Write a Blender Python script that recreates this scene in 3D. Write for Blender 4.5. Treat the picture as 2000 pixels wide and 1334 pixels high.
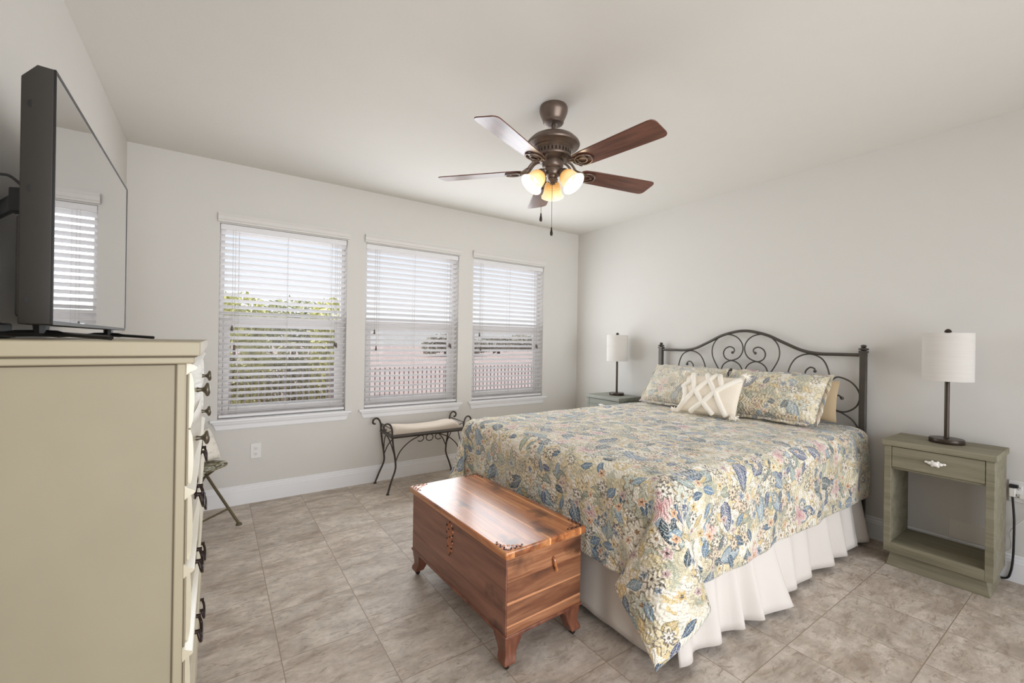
import bpy, bmesh, math, random
import numpy as np
from mathutils import Vector, Matrix

for _o in list(bpy.data.objects):
    bpy.data.objects.remove(_o)
SC = bpy.context.scene
COL = SC.collection
random.seed(7)
PI = math.pi

# ------------------------------------------------------------------ camera
H = 1.3485                      # eye height
D, LW, R, CZ = 4.111, -0.539, 3.844, 2.74   # window wall y, left wall x, right wall x, ceiling z
FR = -1.7                       # wall behind the viewer
F_PX = 841.8
yaw, pit, rol = math.radians(34.5195), math.radians(0.0366), math.radians(0.8668)
fw = Vector((math.sin(yaw) * math.cos(pit), math.cos(yaw) * math.cos(pit), math.sin(pit)))
r0 = Vector((math.cos(yaw), -math.sin(yaw), 0))
u0 = r0.cross(fw)
rt = r0 * math.cos(rol) + u0 * math.sin(rol)
up = -r0 * math.sin(rol) + u0 * math.cos(rol)
cam = bpy.data.cameras.new('camera')
cam.sensor_width = 36
cam.lens = F_PX * 36 / 2000
cam.clip_start = 0.02
cam.clip_end = 500
co = bpy.data.objects.new('camera', cam)
co.matrix_world = Matrix(((rt.x, up.x, -fw.x, 0), (rt.y, up.y, -fw.y, 0), (rt.z, up.z, -fw.z, H), (0, 0, 0, 1)))
COL.objects.link(co)
SC.camera = co

# ------------------------------------------------------------------ exposure, world, lights
SC.view_settings.view_transform = 'Standard'
SC.view_settings.look = 'None'
SC.view_settings.gamma = 1
SC.view_settings.use_curve_mapping = False
SC.view_settings.exposure = 0.06
SC.cycles.use_denoising = True
SC.cycles.max_bounces = 10
SC.cycles.diffuse_bounces = 6
SC.cycles.transparent_max_bounces = 24
SC.cycles.sample_clamp_indirect = 6

W = bpy.data.worlds.new('sky')
SC.world = W
W.use_nodes = True
nt = W.node_tree
nt.nodes.clear()
_out = nt.nodes.new('ShaderNodeOutputWorld')
_bg = nt.nodes.new('ShaderNodeBackground')
_bg.inputs['Strength'].default_value = 1.0
_tc = nt.nodes.new('ShaderNodeTexCoord')
_sp = nt.nodes.new('ShaderNodeSeparateXYZ')
_cr = nt.nodes.new('ShaderNodeValToRGB')
_cr.color_ramp.elements[0].position = 0.0
_cr.color_ramp.elements[0].color = (1.0, 1.0, 1.0, 1)
_cr.color_ramp.elements[1].position = 0.35
_cr.color_ramp.elements[1].color = (0.66, 0.78, 1.0, 1)
nt.links.new(_tc.outputs['Generated'], _sp.inputs[0])
nt.links.new(_sp.outputs['Z'], _cr.inputs[0])
nt.links.new(_cr.outputs[0], _bg.inputs['Color'])
nt.links.new(_bg.outputs[0], _out.inputs[0])

WINS = [(0.019, 0.985), (1.154, 2.128), (2.304, 3.282)]
WT, WB = 2.2536, 0.6972


def area(name, loc, rot, sx, sy, power, color):
    l = bpy.data.lights.new(name, 'AREA')
    l.shape = 'RECTANGLE'
    l.size, l.size_y, l.energy, l.color = sx, sy, power, color
    o = bpy.data.objects.new(name, l)
    o.location, o.rotation_euler = loc, rot
    COL.objects.link(o)
    return o


for _i, (a, b) in enumerate(WINS):      # daylight just outside each window pane
    area('daylight', ((a + b) / 2, D + 0.26, (WT + WB) / 2), (-PI / 2, 0, 0), b - a, WT - WB, 6.5 if _i else 10.0, (0.90, 0.95, 1.0))
    if _i:                              # soft light spilling in past the two blinds nearer the bed
        area('daylight_through_blind', ((a + b) / 2, D - 0.045, (WT + WB) / 2), (-PI / 2, 0, 0), b - a, WT - WB, 16.5, (0.90, 0.95, 1.0))
_p = area('fill_behind_viewer', (1.5, FR - 0.12, 1.3), (PI / 2, 0, 0), 3.6, 2.3, 52, (0.95, 0.97, 1.0))
_p.data.spread = math.radians(105)      # added fill light behind the viewer, spread narrowed toward the window wall
_s = bpy.data.lights.new('sun', 'SUN')
_s.energy, _s.angle, _s.color = 4.2, 0.01, (1.0, 0.95, 0.86)
_so = bpy.data.objects.new('sun', _s)
_so.rotation_euler = Vector((0.72, 0.10, -0.68)).to_track_quat('-Z', 'Y').to_euler()
COL.objects.link(_so)


# ------------------------------------------------------------------ node helpers
def lin(r, g, b):
    f = lambda c: (c / 255 / 12.92) if c / 255 <= 0.04045 else ((c / 255 + 0.055) / 1.055) ** 2.4
    return (f(r), f(g), f(b), 1)


class NB:
    def __init__(s, name):
        s.m = bpy.data.materials.new(name)
        s.m.use_nodes = True
        s.t = s.m.node_tree
        s.t.nodes.clear()
        s.out = s.t.nodes.new('ShaderNodeOutputMaterial')

    def n(s, kind, **kw):
        x = s.t.nodes.new('ShaderNode' + kind)
        for k, v in kw.items():
            setattr(x, k, v)
        return x

    def put(s, sock, v):
        if v is None:
            return
        if isinstance(v, bpy.types.NodeSocket):
            s.t.links.new(v, sock)
        elif isinstance(v, (tuple, list)):
            v = tuple(v)
            n = len(sock.default_value)
            sock.default_value = v[:n] if len(v) >= n else v + (1,) * (n - len(v))
        else:
            sock.default_value = v

    def coord(s, which='Object'):
        return s.n('TexCoord').outputs[which]

    def mapping(s, vec, scale=(1, 1, 1), loc=(0, 0, 0), rot=(0, 0, 0)):
        m = s.n('Mapping')
        s.put(m.inputs['Vector'], vec)
        m.inputs['Scale'].default_value = scale
        m.inputs['Location'].default_value = loc
        m.inputs['Rotation'].default_value = rot
        return m.outputs[0]

    def math(s, op, a, b=None, c=None, clamp=False):
        m = s.n('Math', operation=op, use_clamp=clamp)
        s.put(m.inputs[0], a)
        s.put(m.inputs[1], b)
        s.put(m.inputs[2], c)
        return m.outputs[0]

    def vmath(s, op, a, b=None, scale=None):
        m = s.n('VectorMath', operation=op)
        s.put(m.inputs[0], a)
        s.put(m.inputs[1], b)
        if scale is not None:
            s.put(m.inputs['Scale'], scale)
        return m.outputs['Value'] if op in ('LENGTH', 'DOT_PRODUCT', 'DISTANCE') else m.outputs[0]

    def noise(s, vec, scale=5, detail=3, rough=0.5, color=False, dist=0.0):
        x = s.n('TexNoise')
        s.put(x.inputs['Vector'], vec)
        x.inputs['Scale'].default_value = scale
        x.inputs['Detail'].default_value = detail
        x.inputs['Roughness'].default_value = rough
        x.inputs['Distortion'].default_value = dist
        return x.outputs['Color'] if color else x.outputs['Fac']

    def vor(s, vec, scale=5, feature='F1', rnd=1.0, dims='3D'):
        x = s.n('TexVoronoi', feature=feature, voronoi_dimensions=dims)
        s.put(x.inputs['Vector'], vec)
        x.inputs['Scale'].default_value = scale
        x.inputs['Randomness'].default_value = rnd
        return x

    def ramp(s, fac, stops, interp='LINEAR'):
        x = s.n('ValToRGB')
        x.color_ramp.interpolation = interp
        e = x.color_ramp.elements
        while len(e) < len(stops):
            e.new(0.5)
        for el, (p, c) in zip(e, stops):
            el.position = p
            el.color = c if isinstance(c, (tuple, list)) else (c, c, c, 1)
        s.put(x.inputs[0], fac)
        return x.outputs[0]

    def mix(s, fac, a, b, mode='MIX'):
        x = s.n('Mix', data_type='RGBA', blend_type=mode)
        s.put(x.inputs[0], fac)
        s.put(x.inputs[6], a)
        s.put(x.inputs[7], b)
        return x.outputs[2]

    def sep(s, vec):
        x = s.n('SeparateXYZ')
        s.put(x.inputs[0], vec)
        return x.outputs

    def comb(s, x, y, z=0.0):
        c = s.n('CombineXYZ')
        s.put(c.inputs[0], x)
        s.put(c.inputs[1], y)
        s.put(c.inputs[2], z)
        return c.outputs[0]

    def bump(s, h, strength=0.3, dist=0.01):
        x = s.n('Bump')
        x.inputs['Strength'].default_value = strength
        x.inputs['Distance'].default_value = dist
        s.put(x.inputs['Height'], h)
        return x.outputs[0]

    def bsdf(s, color, rough=0.5, metal=0.0, normal=None, spec=0.5, **kw):
        x = s.n('BsdfPrincipled')
        s.put(x.inputs['Base Color'], color)
        s.put(x.inputs['Roughness'], rough)
        s.put(x.inputs['Metallic'], metal)
        s.put(x.inputs['Specular IOR Level'], spec)
        s.put(x.inputs['Normal'], normal)
        for k, v in kw.items():
            s.put(x.inputs[k], v)
        s.t.links.new(x.outputs[0], s.out.inputs[0])
        return x


def plain(name, color, rough=0.5, metal=0.0, spec=0.5, var=0.06, scale=8, bump=0.0, bscale=60):
    b = NB(name)
    c = b.coord()
    nz = b.noise(c, scale, 3)
    dark = tuple(x * (1 - var) for x in color[:3]) + (1,)
    lite = tuple(min(1, x * (1 + var)) for x in color[:3]) + (1,)
    col = b.mix(nz, dark, lite)
    nrm = b.bump(b.noise(c, bscale, 3), bump, 0.004) if bump else None
    b.bsdf(col, rough, metal, nrm, spec)
    return b.m


M = {}
M['wall'] = plain('wall_paint', lin(214, 211, 206), 0.9, var=0.012, bump=0.05, bscale=140, spec=0.2)
M['ceil'] = plain('ceiling_paint', lin(224, 221, 215), 0.95, var=0.012, bump=0.16, bscale=45, spec=0.1)
M['trim'] = plain('trim_white', lin(236, 236, 238), 0.45, var=0.015)
M['vinyl'] = plain('window_vinyl', lin(205, 200, 196), 0.4, var=0.01)
M['slat'] = plain('blind_white', lin(228, 227, 228), 0.45, var=0.015)
M['valance'] = plain('valance_paint', lin(216, 213, 209), 0.5, var=0.01)
M['cord'] = plain('blind_cord', lin(190, 186, 180), 0.8)
M['tassel'] = plain('tassel_brown', lin(92, 80, 70), 0.5)
M['outlet'] = plain('outlet_plastic', lin(228, 226, 222), 0.35, var=0.01)
M['slot'] = plain('outlet_slot', lin(60, 58, 56), 0.6)
M['patch'] = plain('pale_patch', lin(222, 217, 209), 0.7, var=0.01)
M['iron'] = plain('bronze_iron', lin(66, 58, 51), 0.45, 0.35, var=0.15, scale=20)
M['bed_iron'] = plain('grey_bronze_iron', lin(82, 77, 71), 0.4, 0.45, var=0.1, scale=20)
M['black'] = plain('black_metal', lin(22, 21, 20), 0.5)
M['tv'] = plain('tv_plastic', lin(50, 46, 41), 0.55, var=0.03)
M['tvblack'] = plain('gloss_black', lin(24, 23, 23), 0.35)
M['cable'] = plain('black_cable', lin(24, 22, 22), 0.5)
M['white_cable'] = plain('white_plastic', lin(225, 222, 216), 0.4)
M['skirt'] = plain('white_cotton', lin(216, 209, 201), 0.9, var=0.02, bump=0.1, bscale=300, spec=0.1)
M['lampbase'] = plain('dark_bronze_lamp', lin(70, 60, 52), 0.35, 0.6, var=0.1)
M['porcelain'] = plain('porcelain_white', lin(236, 232, 226), 0.15)
M['pewter'] = plain('pewter_knob', lin(105, 98, 86), 0.35, 0.7, var=0.2, scale=60)
M['fanmetal'] = plain('oil_rubbed_bronze', lin(112, 97, 87), 0.34, 0.6, var=0.18, scale=25)
M['copper'] = plain('aged_copper', lin(172, 112, 82), 0.35, 0.6, var=0.25, scale=90)
M['stud'] = plain('dark_stud', lin(48, 34, 30), 0.4, 0.5)
M['bark'] = plain('bark', lin(96, 82, 70), 0.9, var=0.3, scale=20, bump=0.4)
M['fence'] = plain('fence_metal', lin(150, 141, 141), 0.5)
M['linen'] = plain('beige_linen', lin(184, 171, 157), 0.95, var=0.04, scale=60, bump=0.3, bscale=500, spec=0.1)
M['tancase'] = plain('tan_cotton', lin(200, 178, 146), 0.95, var=0.04, bump=0.15, bscale=200, spec=0.1)
M['ivory'] = plain('ivory_tufting', lin(246, 240, 229), 1.0, var=0.04, scale=120, bump=0.6, bscale=260, spec=0.05)
M['oatmeal'] = plain('oatmeal_canvas', lin(238, 228, 212), 1.0, var=0.05, scale=90, bump=0.3, bscale=400, spec=0.05)
M['mattress'] = plain('mattress_ticking', lin(215, 210, 200), 0.9)


def m_tile():
    b = NB('porcelain_tile')
    c = b.coord()
    t = 0.37846
    xyz = b.sep(c)
    u = b.math('DIVIDE', b.math('SUBTRACT', xyz[0], 0.2444), t)
    v = b.math('DIVIDE', b.math('SUBTRACT', xyz[1], 2.7791), t)
    fu, fv = b.math('FLOOR', u), b.math('FLOOR', v)
    du = b.math('ABSOLUTE', b.math('SUBTRACT', b.math('SUBTRACT', u, fu), 0.5))
    dv = b.math('ABSOLUTE', b.math('SUBTRACT', b.math('SUBTRACT', v, fv), 0.5))
    edge = b.math('MAXIMUM', du, dv)
    grout = b.math('GREATER_THAN', edge, 0.5 - 0.0048)
    wn = b.n('TexWhiteNoise', noise_dimensions='2D')
    b.put(wn.inputs['Vector'], b.comb(fu, fv))
    rnd = wn.outputs['Value']
    off = b.vmath('SCALE', wn.outputs['Color'], scale=7.0)
    cc = b.vmath('ADD', c, off)
    st = b.mapping(cc, (3.0, 7.5, 1))
    n1 = b.noise(st, 1.3, 6, 0.68, dist=0.6)
    n2 = b.noise(cc, 13, 6, 0.72)
    n3 = b.noise(b.mapping(cc, (9, 22, 1)), 1.6, 5, 0.75, dist=1.0)
    base = b.ramp(n1, [(0.32, lin(166, 150, 135)), (0.46, lin(196, 183, 169)), (0.56, lin(212, 201, 189)), (0.70, lin(222, 212, 200))])
    base = b.mix(b.math('MULTIPLY', b.ramp(n2, [(0.35, 1.0), (0.6, 0.0)]), 0.55), base, lin(160, 150, 141))
    base = b.mix(b.math('MULTIPLY', b.ramp(n3, [(0.52, 0.0), (0.66, 1.0)]), 0.7), base, lin(146, 130, 114))
    base = b.mix(b.math('MULTIPLY', b.ramp(n3, [(0.28, 1.0), (0.40, 0.0)]), 0.35), base, lin(222, 211, 197))
    base = b.mix(1.0, base, b.mix(rnd, (0.93, 0.925, 0.92, 1), (1.03, 1.02, 1.01, 1)), 'MULTIPLY')
    col = b.mix(grout, base, lin(150, 134, 116))
    hgt = b.math('ADD', b.math('MULTIPLY', grout, -1.0), b.math('MULTIPLY', n2, 0.25))
    b.bsdf(col, b.math('ADD', 0.42, b.math('MULTIPLY', n2, 0.2)), 0, b.bump(hgt, 0.35, 0.002), 0.4)
    return b.m


M['tile'] = m_tile()


def m_glass():
    b = NB('window_glass')
    tr = b.n('BsdfTransparent')
    gl = b.n('BsdfGlossy')
    gl.inputs['Roughness'].default_value = 0.02
    lw = b.n('LayerWeight')
    lw.inputs['Blend'].default_value = 0.2
    ms = b.n('MixShader')
    b.put(ms.inputs[0], b.math('MULTIPLY', lw.outputs['Fresnel'], 0.5))
    b.t.links.new(tr.outputs[0], ms.inputs[1])
    b.t.links.new(gl.outputs[0], ms.inputs[2])
    b.t.links.new(ms.outputs[0], b.out.inputs[0])
    return b.m


def m_screen():
    b = NB('insect_mesh')
    tr = b.n('BsdfTransparent')
    df = b.n('BsdfDiffuse')
    df.inputs['Color'].default_value = lin(96, 88, 90)
    ms = b.n('MixShader')
    c = b.coord()
    w = b.noise(c, 40, 2)
    b.put(ms.inputs[0], b.math('ADD', 0.20, b.math('MULTIPLY', w, 0.06)))
    b.t.links.new(tr.outputs[0], ms.inputs[1])
    b.t.links.new(df.outputs[0], ms.inputs[2])
    b.t.links.new(ms.outputs[0], b.out.inputs[0])
    return b.m


M['glass'] = m_glass()
M['screen'] = m_screen()


def m_tvscreen():
    b = NB('glossy_screen')
    n = b.noise(b.coord(), 3, 1)
    b.bsdf(b.mix(n, (0.40, 0.40, 0.40, 1), (0.42, 0.42, 0.42, 1)), 0.025, 1.0, None, 1.0, **{'Coat Weight': 1.0, 'Coat Roughness': 0.02, 'Coat IOR': 1.9})
    return b.m


M['tvscreen'] = m_tvscreen()


def m_wood(name, axis, dark, mid, light, plank=0.0, paxis=0, rough=0.35, knots=False, coat=0.25, grain=1.0):
    """axis: grain direction (0,1,2); planks stacked along paxis"""
    b = NB(name)
    c = b.coord()
    xyz = b.sep(c)
    off = None
    if plank:
        idx = b.math('FLOOR', b.math('DIVIDE', xyz[paxis], plank))
        wn = b.n('TexWhiteNoise', noise_dimensions='1D')
        b.put(wn.inputs['W'], idx)
        off = wn
        cv = b.vmath('ADD', c, b.vmath('SCALE', wn.outputs['Color'], scale=5.0))
    else:
        cv = c
    sc = [16.0, 16.0, 16.0]
    sc[axis] = 1.5
    st = b.mapping(cv, tuple(sc))
    n1 = b.noise(st, 1.2 * grain, 5, 0.62, dist=0.7)
    sc2 = [90.0, 90.0, 90.0]
    sc2[axis] = 3.0
    n2 = b.noise(b.mapping(cv, tuple(sc2)), 1.0, 4, 0.6)
    col = b.ramp(n1, [(0.30, dark), (0.48, mid), (0.66, light)])
    col = b.mix(b.math('MULTIPLY', b.ramp(n2, [(0.35, 1.0), (0.55, 0.0)]), 0.35), col, dark)
    if plank:
        tone = off.outputs['Value']
        col = b.mix(b.math('MULTIPLY', tone, 0.45), col, dark)
        fr = b.math('FRACT', b.math('DIVIDE', xyz[paxis], plank))
        seam = b.math('LESS_THAN', fr, 0.025)
        sap = b.math('MULTIPLY', b.math('LESS_THAN', b.math('ADD', fr, b.math('MULTIPLY', n1, 0.25)), 0.24), b.math('GREATER_THAN', tone, 0.45))
        col = b.mix(b.math('MULTIPLY', sap, 0.75), col, tuple(min(1, x * 1.45) for x in light[:3]) + (1,))
        col = b.mix(b.math('MULTIPLY', seam, 0.6), col, dark)
    if knots:
        ks = [6.0, 6.0, 6.0]
        ks[axis] = 3.2
        kc = b.vmath('ADD', b.mapping(cv, tuple(ks)), b.vmath('SCALE', b.noise(c, 14, 2, color=True), scale=0.55))
        v = b.vor(kc, 1.0)
        kd = b.ramp(v.outputs['Distance'], [(0.14, 1.0), (0.34, 0.0)])
        on = b.math('GREATER_THAN', b.sep(v.outputs['Color'])[0], 0.45)
        col = b.mix(b.math('MULTIPLY', b.math('MULTIPLY', kd, on), 0.85), col, tuple(x * 0.45 for x in dark[:3]) + (1,))
    b.bsdf(col, rough, 0, b.bump(n2, 0.12, 0.002), 0.5, **{'Coat Weight': coat, 'Coat Roughness': 0.18})
    return b.m


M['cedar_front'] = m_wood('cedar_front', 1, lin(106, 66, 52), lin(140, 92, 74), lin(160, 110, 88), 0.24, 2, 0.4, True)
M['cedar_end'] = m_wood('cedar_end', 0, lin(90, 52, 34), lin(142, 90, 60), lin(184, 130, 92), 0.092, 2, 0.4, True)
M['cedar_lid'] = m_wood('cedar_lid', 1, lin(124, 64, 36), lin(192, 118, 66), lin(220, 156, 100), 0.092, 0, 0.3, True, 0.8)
M['cedar_leg'] = m_wood('cedar_leg', 2, lin(82, 44, 30), lin(116, 68, 48), lin(138, 84, 60), 0, 0, 0.4)
M['blade'] = m_wood('walnut_blade', 0, lin(62, 34, 26), lin(98, 56, 42), lin(122, 74, 56), 0, 0, 0.3, False, 0.35, 1.4)
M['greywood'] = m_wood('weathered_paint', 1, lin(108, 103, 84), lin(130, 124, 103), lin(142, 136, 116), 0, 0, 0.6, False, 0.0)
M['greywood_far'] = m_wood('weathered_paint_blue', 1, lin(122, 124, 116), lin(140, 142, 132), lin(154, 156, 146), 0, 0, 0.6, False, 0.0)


def m_cream():
    b = NB('cream_paint')
    c = b.coord()
    n = b.noise(c, 1.6, 4, 0.6)
    n2 = b.noise(b.mapping(c, (60, 60, 4)), 1, 3)
    col = b.ramp(n, [(0.32, lin(154, 144, 121)), (0.55, lin(161, 151, 128)), (0.75, lin(164, 156, 137))])
    col = b.mix(b.math('MULTIPLY', n2, 0.1), col, lin(168, 152, 120))
    b.bsdf(col, 0.5, 0, b.bump(n2, 0.06, 0.002), 0.4)
    return b.m


M['cream'] = m_cream()
M['glaze'] = plain('umber_glaze', lin(96, 82, 62), 0.6, var=0.2)
M['cream_trim'] = plain('cream_trim', lin(172, 161, 136), 0.45, var=0.03)
M['lit_face'] = plain('gloss_lit_cream', lin(206, 196, 172), 0.22, var=0.02, spec=1.0)  # trim cream with window glare painted in as a lighter tone


def m_distress():
    b = NB('distressed_green_paint')
    c = b.coord()
    n = b.noise(c, 26, 4, 0.65)
    col = b.ramp(n, [(0.38, lin(92, 84, 64)), (0.48, lin(138, 134, 112)), (0.65, lin(176, 174, 156))])
    b.bsdf(col, 0.7, 0, b.bump(n, 0.2, 0.002), 0.3)
    return b.m


M['distress'] = m_distress()
M['olive'] = plain('olive_metal', lin(96, 86, 62), 0.5, 0.3, var=0.2)


def m_shade():
    b = NB('linen_shade')
    c = b.coord()
    w = b.noise(b.mapping(c, (6, 6, 260)), 1, 2)
    col = b.mix(w, lin(204, 199, 193), lin(216, 212, 206))
    p = b.bsdf(col, 0.95, 0, b.bump(w, 0.1, 0.001), 0.1)
    return b.m


M['lampshade'] = m_shade()


def m_fanshade():
    b = NB('lit_amber_glass')
    c = b.coord('UV')
    v = b.sep(c)[1]
    n = b.noise(b.coord(), 22, 3)
    vv = b.math('ADD', v, b.math('MULTIPLY', b.math('SUBTRACT', n, 0.5), 0.25))
    col = b.ramp(vv, [(0.0, lin(232, 168, 92)), (0.35, lin(244, 196, 124)), (0.62, lin(255, 226, 168)), (1.0, lin(255, 242, 214))])
    st = b.ramp(vv, [(0.0, 0.55), (0.5, 0.85), (1.0, 1.0)])
    x = b.bsdf(col, 0.25, 0, None, 0.5)
    b.put(x.inputs['Emission Color'], col)
    b.put(x.inputs['Emission Strength'], b.math('MULTIPLY', st, 0.58))
    return b.m


M['fanshade'] = m_fanshade()


def m_bulb():
    b = NB('lit_bulb')
    n = b.noise(b.coord(), 10, 1)
    x = b.bsdf((1, 0.93, 0.8, 1), 0.3)
    b.put(x.inputs['Emission Color'], b.mix(n, (1, 0.93, 0.78, 1), (1, 0.95, 0.84, 1)))
    b.put(x.inputs['Emission Strength'], 1.5)
    return b.m


M['bulb'] = m_bulb()


def m_quilt(name, light=1.0, zoom=1.0):
    """dense floral print: leaves, blossoms and ringed flowers scattered over a tan and sage ground"""
    b = NB(name)
    uv = b.coord('UV')
    uv = b.mapping(uv, (zoom, zoom, 1))
    wob = b.vmath('SCALE', b.vmath('SUBTRACT', b.noise(uv, 22, 3, color=True), (0.5, 0.5, 0.5)), scale=0.022)
    q = b.vmath('ADD', uv, wob)
    g1 = b.noise(q, 7.0, 3, 0.55)
    g2 = b.noise(b.vmath('ADD', q, (4.2, 1.7, 0)), 10.0, 3, 0.55)
    col = b.ramp(g1, [(0.30, lin(170, 170, 146)), (0.38, lin(198, 188, 156)), (0.44, lin(224, 210, 172)), (0.50, lin(240, 232, 214)), (0.58, lin(222, 196, 140)), (0.63, lin(238, 230, 212)), (0.70, lin(190, 190, 168))], 'CONSTANT')
    col = b.mix(b.ramp(g2, [(0.60, 0.0), (0.63, 0.75)]), col, lin(182, 186, 164))
    col = b.mix(b.ramp(g2, [(0.36, 0.8), (0.39, 0.0)]), col, lin(236, 228, 208))
    # vermicelli of fine dark line work
    ln = b.noise(q, 34, 2, 0.5)
    band = b.math('LESS_THAN', b.math('ABSOLUTE', b.math('SUBTRACT', ln, 0.5)), 0.020)
    where = b.ramp(b.noise(b.vmath('ADD', q, (9, 3, 0)), 5, 2), [(0.45, 0.0), (0.55, 1.0)])
    col = b.mix(b.math('MULTIPLY', b.math('MULTIPLY', band, where), 0.75), col, lin(112, 98, 72))

    def cell(scale, shift):
        v = b.vor(b.vmath('ADD', q, shift), scale, 'F1', 0.85, '2D')
        d = b.vmath('SUBTRACT', b.vmath('ADD', q, shift), v.outputs['Position'])
        d = b.vmath('SCALE', d, scale=scale)
        return b.sep(d), b.sep(v.outputs['Color'])

    def petals(scale, shift, on, n, size, palette, ring, heart, ringcol):
        nonlocal col
        (dx, dy, _), (r1, r2, r3) = cell(scale, shift)
        ang = b.math('ADD', b.math('ARCTAN2', dy, dx), b.math('MULTIPLY', r2, 6.28))
        rad = b.math('SQRT', b.math('ADD', b.math('MULTIPLY', dx, dx), b.math('MULTIPLY', dy, dy)))
        edge = b.math('MULTIPLY', b.math('ADD', 0.78, b.math('MULTIPLY', b.math('COSINE', b.math('MULTIPLY', ang, float(n))), 0.22)), b.math('MULTIPLY', size, b.math('ADD', 0.7, b.math('MULTIPLY', r3, 0.5))))
        live = b.math('LESS_THAN', r1, on)
        rel = b.math('DIVIDE', rad, edge)
        body = b.math('MULTIPLY', b.math('LESS_THAN', rel, 1.0), live)
        pc = b.ramp(r2, [(i / len(palette), c) for i, c in enumerate(palette)], 'CONSTANT')
        dark = b.mix(0.45, pc, lin(70, 66, 60))
        inner = b.mix(b.ramp(rel, [(0.30, 0.0), (0.85, 0.55)]), pc, b.mix(0.5, pc, lin(240, 226, 205)))
        col = b.mix(body, col, inner)
        spoke = b.math('MULTIPLY', b.math('LESS_THAN', b.math('ABSOLUTE', b.math('SINE', b.math('MULTIPLY', ang, float(n)))), 0.20), b.math('MULTIPLY', b.math('GREATER_THAN', rel, 0.3), b.math('LESS_THAN', rel, 0.8)))
        col = b.mix(b.math('MULTIPLY', b.math('MULTIPLY', spoke, live), 0.6), col, dark)
        rg = b.math('MULTIPLY', b.math('MULTIPLY', b.math('GREATER_THAN', rel, ring), b.math('LESS_THAN', rel, 1.12)), live)
        col = b.mix(b.math('MULTIPLY', rg, 0.85), col, ringcol)
        ht = b.math('MULTIPLY', b.math('LESS_THAN', rel, 0.26), live)
        col = b.mix(ht, col, heart)

    def leaves(scale, shift, on, a, w, palette, stripes):
        nonlocal col
        (dx, dy, _), (r1, r2, r3) = cell(scale, shift)
        th = b.math('MULTIPLY', r3, 6.28)
        cs, sn = b.math('COSINE', th), b.math('SINE', th)
        x = b.math('ADD', b.math('MULTIPLY', dx, cs), b.math('MULTIPLY', dy, sn))
        y = b.math('SUBTRACT', b.math('MULTIPLY', dy, cs), b.math('MULTIPLY', dx, sn))
        xa = b.math('DIVIDE', x, a)
        prof = b.math('MULTIPLY', w, b.math('SUBTRACT', 1.0, b.math('MULTIPLY', xa, xa)))
        ya = b.math('ABSOLUTE', y)
        live = b.math('LESS_THAN', r1, on)
        body = b.math('MULTIPLY', b.math('LESS_THAN', ya, prof), live)
        lc = b.ramp(r2, [(i / len(palette), c) for i, c in enumerate(palette)], 'CONSTANT')
        col = b.mix(body, col, lc)
        rim = b.math('MULTIPLY', b.math('MULTIPLY', b.math('GREATER_THAN', ya, b.math('SUBTRACT', prof, w * 0.22)), b.math('LESS_THAN', ya, prof)), live)
        col = b.mix(b.math('MULTIPLY', rim, 0.75), col, b.mix(0.6, lc, lin(44, 50, 52)))
        vein = b.math('LESS_THAN', ya, w * 0.09)
        if stripes:
            zig = b.math('GREATER_THAN', b.math('SINE', b.math('ADD', b.math('MULTIPLY', x, 70.0), b.math('MULTIPLY', ya, 60.0))), 0.55)
            vein = b.math('MAXIMUM', vein, b.math('MULTIPLY', zig, b.math('LESS_THAN', ya, b.math('MULTIPLY', prof, 0.7))))
        col = b.mix(b.math('MULTIPLY', b.math('MULTIPLY', vein, body), 0.55), col, lin(226, 222, 206))

    sage = [lin(158, 166, 142), lin(138, 152, 136), lin(178, 180, 154), lin(154, 170, 164)]
    blue = [lin(66, 98, 126), lin(104, 134, 160), lin(44, 74, 92), lin(140, 164, 178), lin(70, 86, 128)]
    leaves(7.5, (1.3, 2.1, 0), 0.48, 0.46, 0.20, sage, False)
    leaves(11, (5.3, 0.7, 0), 0.5, 0.44, 0.17, [lin(222, 190, 122), lin(204, 178, 116), lin(228, 208, 158)], False)
    petals(9.5, (3.1, 8.2, 0), 0.42, 6, 0.46, [lin(236, 226, 206), lin(226, 208, 160), lin(200, 206, 190), lin(228, 202, 176)], 0.90, lin(150, 112, 70), lin(118, 104, 84))
    leaves(6.4, (7.7, 3.3, 0), 0.40, 0.50, 0.24, blue, True)
    leaves(12, (2.2, 6.6, 0), 0.38, 0.46, 0.22, blue, False)
    petals(6.0, (6.4, 1.9, 0), 0.15, 5, 0.36, [lin(218, 172, 168), lin(228, 190, 174), lin(214, 164, 164)], 0.93, lin(190, 124, 124), lin(236, 218, 204))
    petals(13, (0.4, 4.4, 0), 0.30, 8, 0.42, [lin(244, 238, 224), lin(236, 226, 200), lin(240, 214, 180)], 0.72, lin(96, 76, 62), lin(82, 72, 64))
    petals(17, (8.8, 5.9, 0), 0.22, 5, 0.40, [lin(222, 156, 104), lin(108, 132, 156), lin(212, 178, 104), lin(190, 150, 150)], 0.86, lin(80, 66, 58), lin(230, 222, 204))
    spk = b.noise(uv, 210, 2)
    col = b.mix(b.math('MULTIPLY', b.ramp(spk, [(0.54, 0.0), (0.62, 1.0)]), 0.55), col, lin(240, 234, 220))
    col = b.mix(b.math('MULTIPLY', b.ramp(spk, [(0.36, 1.0), (0.43, 0.0)]), 0.40), col, lin(108, 98, 78))
    hs = b.n('HueSaturation')
    hs.inputs['Saturation'].default_value = 0.93
    hs.inputs['Value'].default_value = 1.0
    b.put(hs.inputs['Color'], col)
    col = hs.outputs[0]
    if light < 1:
        col = b.mix(1 - light, col, lin(232, 226, 212))
    qn = b.noise(b.mapping(uv, (34, 120, 1)), 1.0, 3, 0.6, dist=0.5)
    qn2 = b.noise(uv, 60, 3)
    us = b.sep(uv)
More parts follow.
